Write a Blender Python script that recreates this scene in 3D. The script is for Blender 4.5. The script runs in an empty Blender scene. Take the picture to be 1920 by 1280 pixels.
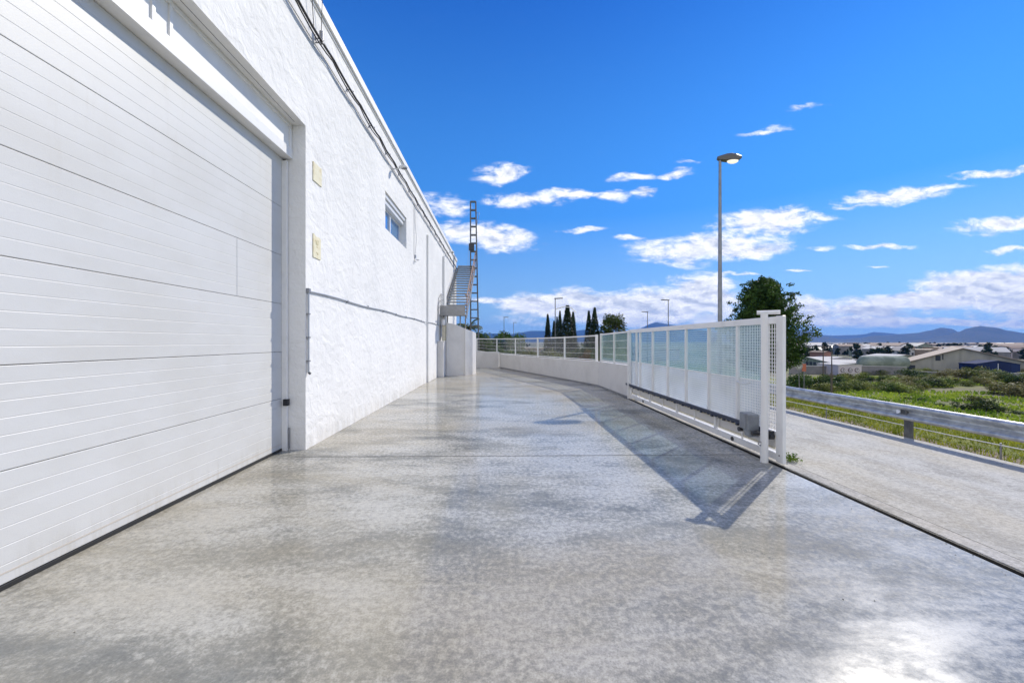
import bpy, bmesh, math, random
from mathutils import Vector, Matrix, noise as mn
random.seed(7)
R = math.radians
PI = math.pi
scene = bpy.context.scene
col = scene.collection

# ------------------------------------------------------------------ camera
FPX = 740.0                       # focal length for a picture 1920 wide
CAMZ = 1.6
YAW = math.atan(22.0/FPX)         # camera turned slightly right of the facade direction
cam_d = bpy.data.cameras.new('camera')
cam_d.sensor_width = 36.0
cam_d.lens = 36.0*FPX/1920.0
cam_d.clip_start = 0.05
cam_d.clip_end = 40000.0
cam = bpy.data.objects.new('camera', cam_d)
col.objects.link(cam)
cam.location = (0, 0, CAMZ)
cam.rotation_euler = (R(90), 0, -YAW)
scene.camera = cam
scene.render.resolution_x = 1024
scene.render.resolution_y = 682

FW = Vector((math.sin(YAW), math.cos(YAW), 0))
RT = Vector((math.cos(YAW), -math.sin(YAW), 0))
UP = Vector((0, 0, 1))
HOR = 641.0

# ------------------------------------------------------------------ light
SUN_DIR = (FW*FPX + RT*(1690-960) + UP*(HOR+200)).normalized()     # towards the sun
SUN_EL = math.asin(SUN_DIR.z)
SUN_AZ = math.atan2(SUN_DIR.x, SUN_DIR.y)      # clockwise from +Y
sd = bpy.data.lights.new('sun', 'SUN')
sd.energy = 4.1
sd.angle = R(0.5)
sd.color = (1.0, 0.94, 0.83)
sun = bpy.data.objects.new('sun', sd)
col.objects.link(sun)
sun.rotation_euler = (-SUN_DIR).to_track_quat('-Z', 'Y').to_euler()

scene.view_settings.view_transform = 'Standard'
scene.view_settings.look = 'None'
scene.view_settings.gamma = 1.0
scene.view_settings.exposure = 0.08

# ------------------------------------------------------------------ world: sky with clouds
world = bpy.data.worlds.new("World")
scene.world = world
world.use_nodes = True
wt = world.node_tree
wt.nodes.clear()

class NT:
    """small helper for node graphs"""
    def __init__(s, tree): s.t = tree
    def n(s, typ, **kw):
        nd = s.t.nodes.new(typ)
        for k, v in kw.items(): setattr(nd, k, v)
        return nd
    def put(s, sock, v):
        if hasattr(v, 'is_output'): s.t.links.new(v, sock)
        else: sock.default_value = v
    def math(s, op, a, b=None, c=None, clamp=False):
        nd = s.n('ShaderNodeMath', operation=op); nd.use_clamp = clamp
        s.put(nd.inputs[0], a)
        if b is not None: s.put(nd.inputs[1], b)
        if c is not None: s.put(nd.inputs[2], c)
        return nd.outputs[0]
    def vmath(s, op, a, b=None, out=0):
        nd = s.n('ShaderNodeVectorMath', operation=op)
        s.put(nd.inputs[0], a)
        if b is not None: s.put(nd.inputs[1], b)
        return nd.outputs['Value'] if op in ('DOT_PRODUCT', 'LENGTH') else nd.outputs[0]
    def mix(s, f, a, b, blend='MIX'):
        nd = s.n('ShaderNodeMix', data_type='RGBA', blend_type=blend)
        s.put(nd.inputs[0], f); s.put(nd.inputs[6], a); s.put(nd.inputs[7], b)
        return nd.outputs[2]
    def ramp(s, f, a, b, lo=0.0, hi=1.0, smooth=True):
        nd = s.n('ShaderNodeMapRange'); nd.interpolation_type = 'SMOOTHSTEP' if smooth else 'LINEAR'
        s.put(nd.inputs[0], f); s.put(nd.inputs[1], a); s.put(nd.inputs[2], b)
        s.put(nd.inputs[3], lo); s.put(nd.inputs[4], hi)
        return nd.outputs[0]
    def noise(s, vec, scale, detail=4, rough=0.5, dist=0.0):
        nd = s.n('ShaderNodeTexNoise')
        if vec is not None: s.put(nd.inputs['Vector'], vec)
        nd.inputs['Scale'].default_value = scale; nd.inputs['Detail'].default_value = detail
        nd.inputs['Roughness'].default_value = rough; nd.inputs['Distortion'].default_value = dist
        return nd.outputs[0]
    def comb(s, x, y, z=0.0):
        nd = s.n('ShaderNodeCombineXYZ')
        s.put(nd.inputs[0], x); s.put(nd.inputs[1], y); s.put(nd.inputs[2], z)
        return nd.outputs[0]

w = NT(wt)
sky = w.n('ShaderNodeTexSky', sky_type='NISHITA')
sky.sun_disc = False
sky.sun_elevation = SUN_EL
sky.sun_rotation = SUN_AZ
sky.altitude = 300
sky.air_density = 1.0
sky.dust_density = 0.0
sky.ozone_density = 3.0
hs = w.n('ShaderNodeHueSaturation')
hs.inputs['Saturation'].default_value = 1.30
hs.inputs['Value'].default_value = 1.0
wt.links.new(sky.outputs[0], hs.inputs['Color'])
tc = w.n('ShaderNodeTexCoord')
dvec = tc.outputs['Generated']
dc = w.vmath('DOT_PRODUCT', dvec, tuple(FW))
dr = w.vmath('DOT_PRODUCT', dvec, tuple(RT))
dz = w.vmath('DOT_PRODUCT', dvec, (0, 0, 1))
dca = w.math('MAXIMUM', w.math('ABSOLUTE', dc), 0.04)
cu = w.math('DIVIDE', dr, dca)
cv = w.math('DIVIDE', dz, dca)
cp = w.comb(cu, cv)
# cloud banks: azimuth tangent, elevation tangent, half widths, tilt, weight
CL = [(938,327,50,18,-.1,1),(990,375,85,15,0,.85),(1065,366,45,11,0,.8),(1142,368,46,12,0,1),(1212,361,30,8,0,.8),
 (830,385,55,20,.1,.7),(905,443,100,24,.12,1),(1190,333,45,8,-.1,.7),(1262,325,34,7,-.1,.65),(1290,305,30,5,0,.6),
 (1435,245,50,6,-.15,.55),(1510,202,36,7,-.1,.45),(1330,466,150,28,-.06,1.1),(1440,416,100,24,-.05,1.1),(1390,470,110,20,-.08,1),(1540,410,50,7,-.05,.6),
 (1100,431,46,5,0,.8),(1180,450,30,5,0,.6),
 (1010,572,70,22,0,1.1),(1075,570,60,24,0,1.1),(1150,578,150,26,0,1.1),(1250,570,110,28,0,1.1),(1318,556,56,36,0,1.25),(1210,595,160,18,0,.8),(930,563,60,7,0,.7),(1120,602,200,9,0,.5),
 (1690,366,125,15,-.12,.95),(1860,325,100,7,-.1,.7),(1600,388,50,6,-.1,.5),(1880,420,100,17,-.1,1),(1540,467,28,6,0,.8),(1650,464,70,5,0,.8),(1895,471,46,8,0,.9),
 (1740,566,170,20,-.08,1.15),(1860,540,130,32,-.05,1.2),(1630,583,100,16,0,1),(1960,560,130,36,0,1.2),(1640,604,160,8,0,.7),(1800,607,70,7,0,.75),(1900,608,60,7,0,.75),
 (1505,584,56,22,0,1.05),(1460,600,60,10,0,.6),(1490,505,34,3,0,.6),(1380,514,40,3,0,.6),(1650,504,30,3,0,.5),
 (2300,480,260,60,-.05,1),(2700,300,400,60,-.1,.9),(560,560,160,30,0,1),(300,480,240,60,0,1),(-300,380,400,80,0,1)]
pw = w.noise(w.vmath('MULTIPLY', cp, (9.0, 20.0, 1.0)), 1.0, 3, .5)
pw2 = w.noise(w.vmath('MULTIPLY', w.vmath('ADD', cp, (5.3, 2.2, 0)), (9.0, 20.0, 1.0)), 1.0, 3, .5)
wu = w.math('MULTIPLY', w.math('SUBTRACT', pw, .5), .10)
wv = w.math('MULTIPLY', w.math('SUBTRACT', pw2, .5), .045)
cpw = w.vmath('ADD', cp, w.comb(wu, wv))
F = None
for (px, py, a, b, tl, wg) in CL:
    u0 = (px-960)/FPX; v0 = (HOR-py)/FPX
    kf = 1.5 if py > 535 else 1.28
    if py > 535: wg *= 1.3
    A = a*kf/FPX; B = b*kf*1.06/FPX
    # shear the patch so that streaks tilt: q.y = v - v0 + tl*(u-u0)
    d = w.vmath('SUBTRACT', cpw, (u0, v0, 0))
    if tl:
        dx = w.vmath('DOT_PRODUCT', d, (1, 0, 0)); dy = w.vmath('DOT_PRODUCT', d, (tl, 1, 0))
        d = w.comb(dx, dy)
    l = w.vmath('LENGTH', w.vmath('MULTIPLY', d, (1/A, 1/B, 0)))
    f = w.math('MULTIPLY_ADD', l, -wg, wg)
    F = f if F is None else w.math('MAXIMUM', F, f)
# clear-air gradient blended with the physical sky
elv = w.math('ARCTAN2', dz, w.vmath('LENGTH', w.comb(dc, dr)))
g1 = w.mix(w.ramp(elv, -.02, .30, smooth=False), (4.4, 7.2, 10.2, 1), (.75, 3.7, 10.6, 1))
g2 = w.mix(w.ramp(elv, .24, .95), g1, (.06, 1.0, 6.2, 1))
side = w.ramp(cu, -.5, 1.3, .80, 1.22)
g2 = w.mix(1.0, g2, w.comb(side, side, side), 'MULTIPLY')
skybase = w.mix(.84, hs.outputs[0], g2)
nz = w.noise(w.vmath('MULTIPLY', cp, (11.0, 30.0, 1.0)), 1.0, 12, .66, .45)
nzs = w.noise(w.vmath('MULTIPLY', w.vmath('ADD', cp, (-.012, -.012, 0)), (11.0, 30.0, 1.0)), 1.0, 12, .66, .45)
# unseen cloud deck added behind the camera to neutralise the shadow fill
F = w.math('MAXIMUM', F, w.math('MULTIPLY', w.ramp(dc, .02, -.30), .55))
fld = w.math('ADD', w.math('MULTIPLY', F, 1.3), w.math('MULTIPLY', w.math('SUBTRACT', nz, .52), 2.1))
up_ok = w.ramp(cv, -.005, .015)
fine_c = w.noise(w.vmath('MULTIPLY', cp, (38.0, 70.0, 1.0)), 1.0, 6, .6, .3)
fld = w.math('ADD', fld, w.math('MULTIPLY', w.math('SUBTRACT', fine_c, .5), .65))
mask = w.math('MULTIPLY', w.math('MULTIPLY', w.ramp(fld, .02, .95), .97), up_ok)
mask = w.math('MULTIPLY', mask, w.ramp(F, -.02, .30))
lit = w.math('MULTIPLY_ADD', w.math('SUBTRACT', nz, nzs), 3.6, .76, clamp=True)
thick = w.ramp(fld, .5, 1.3)
lit = w.math('SUBTRACT', lit, w.math('MULTIPLY', thick, .22))
lit = w.math('ADD', lit, w.math('MULTIPLY', w.math('SUBTRACT', fine_c, .5), 1.3), clamp=True)
ccol = w.mix(lit, (6.0, 6.6, 8.0, 1), (12.5, 12.4, 12.2, 1))
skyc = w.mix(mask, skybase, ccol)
bg = w.n('ShaderNodeBackground')
wt.links.new(skyc, bg.inputs['Color'])
bg.inputs['Strength'].default_value = 0.10
wo = w.n('ShaderNodeOutputWorld')
wt.links.new(bg.outputs[0], wo.inputs['Surface'])

# ------------------------------------------------------------------ helpers
def ray(px, py):
    return FW + RT*((px-960)/FPX) + UP*((HOR-py)/FPX)
def G(px, py, z=0.0):
    d = ray(px, py); t = (z-CAMZ)/d.z
    p = Vector((0, 0, CAMZ)) + d*t; return p
def OX(px, X, py=HOR):
    d = ray(px, py); t = X/d.x
    return Vector((0, 0, CAMZ)) + d*t
def AT(px, py, D):
    return Vector((0, 0, CAMZ)) + ray(px, py)*D

def mat(name, color=(.5, .5, .5), rough=.6, metal=0.0, spec=.5, bump=None, var=None, coat=0.0):
    """procedural material; var=(scale, colour2, lo, hi), bump=(scale, strength, distance)"""
    m = bpy.data.materials.new(name); m.use_nodes = True
    t = m.node_tree; n = NT(t)
    b = t.nodes['Principled BSDF']
    b.inputs['Base Color'].default_value = (*color, 1)
    b.inputs['Roughness'].default_value = rough
    b.inputs['Metallic'].default_value = metal
    b.inputs['Specular IOR Level'].default_value = spec
    b.inputs['Coat Weight'].default_value = coat
    geo = n.n('ShaderNodeNewGeometry'); P = geo.outputs['Position']
    if var:
        f = n.noise(P, var[0], 6, .6)
        f = n.ramp(f, var[2], var[3])
        t.links.new(n.mix(f, (*color, 1), (*var[1], 1)), b.inputs['Base Color'])
    if bump:
        h = n.noise(P, bump[0], 6, .6)
        bn = n.n('ShaderNodeBump'); bn.inputs['Strength'].default_value = bump[1]; bn.inputs['Distance'].default_value = bump[2]
        t.links.new(h, bn.inputs['Height']); t.links.new(bn.outputs[0], b.inputs['Normal'])
    return m

M = {}
# white trowelled render
def mk_stucco():
    m = bpy.data.materials.new('white_render'); m.use_nodes = True
    t = m.node_tree; n = NT(t); b = t.nodes['Principled BSDF']
    P = n.n('ShaderNodeNewGeometry').outputs['Position']
    big = n.noise(P, .8, 4, .5)
    c = n.mix(n.ramp(big, .35, .7), (.80, .785, .755, 1), (.73, .72, .695, 1))
    z = n.vmath('DOT_PRODUCT', P, (0, 0, 1))
    st = n.noise(n.vmath('MULTIPLY', P, (3, 3, .5)), 2.0, 5, .6)
    dirt = n.math('MULTIPLY', n.ramp(z, .42, .0), n.ramp(st, .32, .62))
    c = n.mix(n.math('MULTIPLY', dirt, .45), c, (.50, .47, .41, 1))
    drip = n.noise(n.vmath('MULTIPLY', P, (1, 2.6, .10)), 1.6, 6, .7)
    dm = n.math('MULTIPLY', n.ramp(drip, .56, .74), n.ramp(z, 4.6, 6.8))
    c = n.mix(n.math('MULTIPLY', dm, .35), c, (.56, .53, .48, 1))
    t.links.new(c, b.inputs['Base Color']); b.inputs['Roughness'].default_value = .75
    b.inputs['Specular IOR Level'].default_value = .25
    wv = n.vmath('ADD', P, n.vmath('MULTIPLY', n.comb(n.noise(P, 3, 3), n.noise(n.vmath('ADD', P, (7, 3, 1)), 3, 3), n.noise(n.vmath('ADD', P, (1, 9, 4)), 3, 3)), (.35, .35, .35)))
    vo = n.n('ShaderNodeTexVoronoi'); vo.feature = 'SMOOTH_F1'; vo.inputs['Scale'].default_value = 4.2; vo.inputs['Smoothness'].default_value = .35
    t.links.new(n.vmath('MULTIPLY', wv, (1, 1.0, 1.5)), vo.inputs['Vector'])
    ridg = n.noise(wv, 7, 3, .55)
    ridg = n.math('SUBTRACT', .0, n.math('ABSOLUTE', n.math('SUBTRACT', ridg, .5)))
    fine = n.noise(P, 45, 4, .6)
    h = n.math('ADD', n.math('MULTIPLY', vo.outputs['Distance'], .55), n.math('MULTIPLY', ridg, 1.1))
    h = n.math('ADD', h, n.math('MULTIPLY', fine, .10))
    bn = n.n('ShaderNodeBump'); bn.inputs['Strength'].default_value = .60; bn.inputs['Distance'].default_value = .035
    t.links.new(h, bn.inputs['Height']); t.links.new(bn.outputs[0], b.inputs['Normal'])
    return m
M['stucco'] = mk_stucco()
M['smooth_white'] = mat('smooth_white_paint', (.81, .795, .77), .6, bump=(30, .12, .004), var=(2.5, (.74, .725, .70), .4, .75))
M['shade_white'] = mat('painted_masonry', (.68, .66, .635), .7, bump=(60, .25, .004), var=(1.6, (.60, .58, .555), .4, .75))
M['door'] = mat('white_door_sheet', (.64, .63, .605), .45, bump=(90, .25, .002), var=(1.3, (.64, .625, .585), .35, .7))
def mk_door():
    m = bpy.data.materials['white_door_sheet']; t = m.node_tree; n = NT(t); b = t.nodes['Principled BSDF']
    P = n.n('ShaderNodeNewGeometry').outputs['Position']; z = n.vmath('DOT_PRODUCT', P, (0, 0, 1))
    a = n.noise(n.vmath('MULTIPLY', P, (1, .8, 1.6)), 1.1, 8, .65)
    c = n.mix(n.ramp(a, .35, .68), (.60, .595, .575, 1), (.56, .55, .52, 1))
    st = n.noise(n.vmath('MULTIPLY', P, (1, 3.2, .35)), 2.2, 7, .72)
    c = n.mix(n.math('MULTIPLY', n.math('MULTIPLY', n.ramp(st, .54, .72), n.ramp(z, 1.0, 4.2)), .18), c, (.44, .40, .33, 1))
    c = n.mix(n.math('MULTIPLY', n.math('MULTIPLY', n.ramp(st, .40, .66), n.ramp(z, .36, .04)), .35), c, (.38, .35, .29, 1))
    sc = n.noise(n.vmath('MULTIPLY', P, (1, 1.2, 14)), 2.4, 8, .75)
    c = n.mix(n.math('MULTIPLY', n.ramp(sc, .66, .70), .30), c, (.36, .35, .33, 1))
    t.links.new(c, b.inputs['Base Color'])
mk_door()
M['white_metal'] = mat('white_painted_steel', (.81, .795, .77), .35, bump=(25, .08, .003), var=(5, (.72, .71, .69), .5, .75))
M['black'] = mat('black_rubber', (.015, .015, .016), .55, bump=(50, .3, .004))
M['dark'] = mat('dark_steel', (.035, .036, .04), .45)
M['grey_metal'] = mat('grey_steel', (.30, .30, .31), .45, .5, var=(3, (.22, .22, .23), .4, .7))
M['galv'] = mat('galvanised_steel', (.60, .61, .61), .42, .40, bump=(5, .05, .004), var=(6, (.38, .39, .41), .4, .65))
M['galv_dark'] = mat('weathered_galvanised_steel', (.16, .165, .17), .5, .6, var=(9, (.10, .10, .105), .4, .7))
M['stair'] = mat('grey_painted_steel', (.29, .285, .275), .5, .2, var=(6, (.33, .33, .34), .4, .7))
M['alu'] = mat('white_aluminium_frame', (.72, .72, .72), .4)
M['motor'] = mat('grey_plastic_housing', (.26, .28, .30), .4, bump=(40, .1, .002), var=(8, (.21, .22, .24), .4, .7))
M['cream'] = mat('cream_weathered_board', (.66, .60, .43), .6, var=(7, (.55, .50, .38), .4, .65), bump=(30, .2, .003))
M['ceramic'] = mat('cream_ceramic', (.82, .74, .50), .35, var=(9, (.72, .60, .34), .5, .72), bump=(16, .5, .01))
M['ceramic_relief'] = mat('ochre_ceramic_relief', (.66, .57, .33), .4)
M['conduit'] = mat('grey_conduit', (.42, .44, .47), .4, .4)
M['cable'] = mat('black_cable', (.02, .02, .022), .5)
M['cable_grey'] = mat('grey_cable', (.33, .34, .36), .5)
M['copper'] = mat('rust_brown_steel', (.30, .17, .10), .6)
M['wood'] = mat('weathered_timber', (.13, .10, .07), .8)

def mk_concrete(name, dark, mid, light, coat, crough, stretch=(.7, 1.15, 1), sc=1.0, bumpd=.006, rough=.75):
    m = bpy.data.materials.new(name); m.use_nodes = True
    t = m.node_tree; n = NT(t); b = t.nodes['Principled BSDF']
    P = n.n('ShaderNodeNewGeometry').outputs['Position']
    S = n.vmath('MULTIPLY', P, stretch)
    a = n.noise(S, .8*sc, 10, .68, .35)
    a2 = n.noise(n.vmath('ADD', S, (31, 17, 0)), 1.5*sc, 12, .70, .25)
    a3 = n.noise(n.vmath('ADD', S, (3, 57, 0)), .28*sc, 5, .6, .2)
    fine = n.noise(P, 22, 8, .78)
    grit = n.noise(P, 80, 4, .7)
    pit = n.n('ShaderNodeTexVoronoi'); pit.inputs['Scale'].default_value = 38; t.links.new(P, pit.inputs['Vector'])
    c = n.mix(n.ramp(n.math('ADD', n.math('MULTIPLY', a, .55), n.math('MULTIPLY', a2, .45)), .37, .57), (*dark, 1), (*mid, 1))
    c = n.mix(n.math('MULTIPLY', n.ramp(n.math('ADD', n.math('MULTIPLY', a2, .6), n.math('MULTIPLY', fine, .45)), .46, .60), .62), c, (*light, 1))
    c = n.mix(n.math('MULTIPLY', n.ramp(a3, .42, .62), .55), c, (mid[0]*1.15, mid[1]*1.02, mid[2]*.80, 1))
    sp = n.ramp(n.math('ADD', n.math('MULTIPLY', fine, .6), n.math('MULTIPLY', grit, .4)), .38, .62, .72, 1.16)
    c = n.mix(1.0, c, n.comb(sp, sp, sp), 'MULTIPLY')
    pm = n.math('MULTIPLY', n.ramp(pit.outputs['Distance'], .16, .05), n.ramp(a2, .50, .62))
    c = n.mix(n.math('MULTIPLY', pm, .5), c, (dark[0]*.45, dark[1]*.45, dark[2]*.42, 1))
    ck = n.n('ShaderNodeTexVoronoi'); ck.feature = 'DISTANCE_TO_EDGE'; ck.inputs['Scale'].default_value = .38
    t.links.new(n.vmath('ADD', P, n.vmath('MULTIPLY', n.comb(n.noise(P, 1.3, 6, .7), n.noise(n.vmath('ADD', P, (9, 4, 0)), 1.3, 6, .7)), (1.6, 1.6, 0))), ck.inputs['Vector'])
    cm = n.math('MULTIPLY', n.ramp(ck.outputs['Distance'], .0042, .0012), n.ramp(a3, .50, .60))
    c = n.mix(n.math('MULTIPLY', cm, .55), c, (dark[0]*.5, dark[1]*.48, dark[2]*.42, 1))
    t.links.new(c, b.inputs['Base Color'])
    b.inputs['Roughness'].default_value = rough
    b.inputs['Specular IOR Level'].default_value = .15
    if coat:
        cw = n.ramp(n.math('ADD', n.math('MULTIPLY', a2, .5), n.math('MULTIPLY', n.math('SUBTRACT', 1.0, fine), .5)), .38, .60, coat*.35, coat)
        t.links.new(cw, b.inputs['Coat Weight'])
        t.links.new(n.ramp(a2, .35, .65, crough*.8, crough*1.5), b.inputs['Coat Roughness'])
        b.inputs['Coat IOR'].default_value = 1.75
        cb = n.n('ShaderNodeBump'); cb.inputs['Strength'].default_value = .045; cb.inputs['Distance'].default_value = .006
        t.links.new(n.math('ADD', n.math('MULTIPLY', n.noise(P, 7, 5, .6), .6), n.math('MULTIPLY', fine, .25)), cb.inputs['Height']); t.links.new(cb.outputs[0], b.inputs['Coat Normal'])
    h = n.math('ADD', n.math('MULTIPLY', fine, .6), n.math('ADD', n.math('MULTIPLY', grit, .25), n.math('MULTIPLY', a2, .6)))
    bn = n.n('ShaderNodeBump'); bn.inputs['Strength'].default_value = .5; bn.inputs['Distance'].default_value = bumpd
    t.links.new(h, bn.inputs['Height']); t.links.new(bn.outputs[0], b.inputs['Normal'])
    return m
M['drive'] = mk_concrete('sealed_concrete', (.145, .155, .15), (.32, .31, .265), (.52, .505, .455), .9, .12, (.5, 1.05, 1))
M['road'] = mk_concrete('rough_concrete', (.29, .285, .265), (.38, .375, .35), (.49, .48, .45), 0, .5, (1.2, .6, 1), 1.4)
M['kerb'] = mk_concrete('kerb_concrete', (.30, .29, .265), (.40, .385, .35), (.50, .48, .445), 0, .5)

def mk_pane(name, tint, body, fac, rough=.15, transl=False, zs=0):
    m = bpy.data.materials.new(name); m.use_nodes = True
    t = m.node_tree; n = NT(t); t.nodes.clear()
    out = n.n('ShaderNodeOutputMaterial')
    tr = n.n('ShaderNodeBsdfTransparent'); tr.inputs[0].default_value = (*tint, 1)
    P = n.n('ShaderNodeNewGeometry').outputs['Position']
    vv = n.noise(P, 1.4, 4, .5)
    bc = n.mix(n.ramp(vv, .35, .7), (*body, 1), tuple(x*.82 for x in body)+(1,))
    if transl:
        d1 = n.n('ShaderNodeBsdfDiffuse'); t.links.new(bc, d1.inputs[0])
        d2 = n.n('ShaderNodeBsdfTranslucent'); t.links.new(bc, d2.inputs[0])
        ms = n.n('ShaderNodeMixShader'); ms.inputs[0].default_value = .35
        t.links.new(d1.outputs[0], ms.inputs[1]); t.links.new(d2.outputs[0], ms.inputs[2])
        bodyo = ms.outputs[0]
    else:
        pb = n.n('ShaderNodeBsdfPrincipled'); t.links.new(bc, pb.inputs[0]); pb.inputs['Roughness'].default_value = rough
        bodyo = pb.outputs[0]
    mx = n.n('ShaderNodeMixShader'); mx.inputs[0].default_value = fac
    t.links.new(tr.outputs[0], mx.inputs[1]); t.links.new(bodyo, mx.inputs[2])
    gl = n.n('ShaderNodeBsdfGlossy'); gl.inputs['Roughness'].default_value = rough
    lw_ = n.n('ShaderNodeLayerWeight')
    m2 = n.n('ShaderNodeMixShader'); t.links.new(n.math('MULTIPLY_ADD', n.math('POWER', lw_.outputs['Facing'], 5.0), .6, .03), m2.inputs[0])
    t.links.new(mx.outputs[0], m2.inputs[1]); t.links.new(gl.outputs[0], m2.inputs[2])
    t.links.new(m2.outputs[0], out.inputs[0])
    return m
M['teal_pane'] = mk_pane('teal_frosted_glass', (.79, .92, .97), (.38, .60, .71), .26, .2, True)
M['white_pane'] = mk_pane('milky_white_sheet', (.9, .94, .97), (.82, .86, .90), .60, .35, True)
M['fence_pane'] = mk_pane('smoky_fence_glass', (.93, .955, .955), (.24, .28, .30), .05, .05)
M['fence_pane_green'] = mk_pane('green_fence_glass', (.86, .93, .91), (.34, .46, .43), .34, .15, True)
def mk_window():
    m = mat('window_glass', (.16, .36, .66), .05, .6, spec=1.0)
    return m
M['glass'] = mk_window()

def mk_foliage(name, a, b, sc=1.5, transl=.25):
    m = bpy.data.materials.new(name); m.use_nodes = True
    t = m.node_tree; n = NT(t); t.nodes.clear()
    out = n.n('ShaderNodeOutputMaterial')
    P = n.n('ShaderNodeNewGeometry').outputs['Position']
    f = n.ramp(n.noise(P, sc, 5, .7), .36, .64)
    oi = n.n('ShaderNodeObjectInfo').outputs['Random']
    c = n.mix(f, (*a, 1), (*b, 1))
    h = n.n('ShaderNodeHueSaturation'); t.links.new(c, h.inputs['Color'])
    t.links.new(n.math('MULTIPLY_ADD', oi, .04, .48), h.inputs['Hue'])
    t.links.new(n.math('MULTIPLY_ADD', oi, .5, .75), h.inputs['Value'])
    pb = n.n('ShaderNodeBsdfPrincipled'); t.links.new(h.outputs[0], pb.inputs[0]); pb.inputs['Roughness'].default_value = .6
    pb.inputs['Specular IOR Level'].default_value = .12
    tl = n.n('ShaderNodeBsdfTranslucent'); t.links.new(h.outputs[0], tl.inputs[0])
    mx = n.n('ShaderNodeMixShader'); mx.inputs[0].default_value = transl
    t.links.new(pb.outputs[0], mx.inputs[1]); t.links.new(tl.outputs[0], mx.inputs[2])
    t.links.new(mx.outputs[0], out.inputs[0])
    return m
M['leaf_dark'] = mk_foliage('dark_evergreen_leaves', (.020, .045, .010), (.085, .135, .025), 1.3)
M['leaf_cyp'] = mk_foliage('cypress_leaves', (.010, .022, .010), (.028, .045, .016), 1.2, .1)
M['leaf_mid'] = mk_foliage('mid_green_leaves', (.035, .065, .012), (.095, .14, .03), .6)
M['leaf_bush'] = mk_foliage('scrub_leaves', (.05, .08, .012), (.25, .26, .055), .35)
M['leaf_dry'] = mk_foliage('dry_scrub_leaves', (.12, .11, .03), (.30, .28, .10), .4)
M['leaf_rust'] = mk_foliage('rusty_leaves', (.14, .06, .015), (.22, .12, .03), .8)
M['leaf_bright'] = mk_foliage('bright_leaves', (.07, .13, .012), (.19, .24, .04), 1.5, .35)
M['bark'] = mat('bark', (.10, .075, .055), .9, bump=(12, .6, .02))

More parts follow.
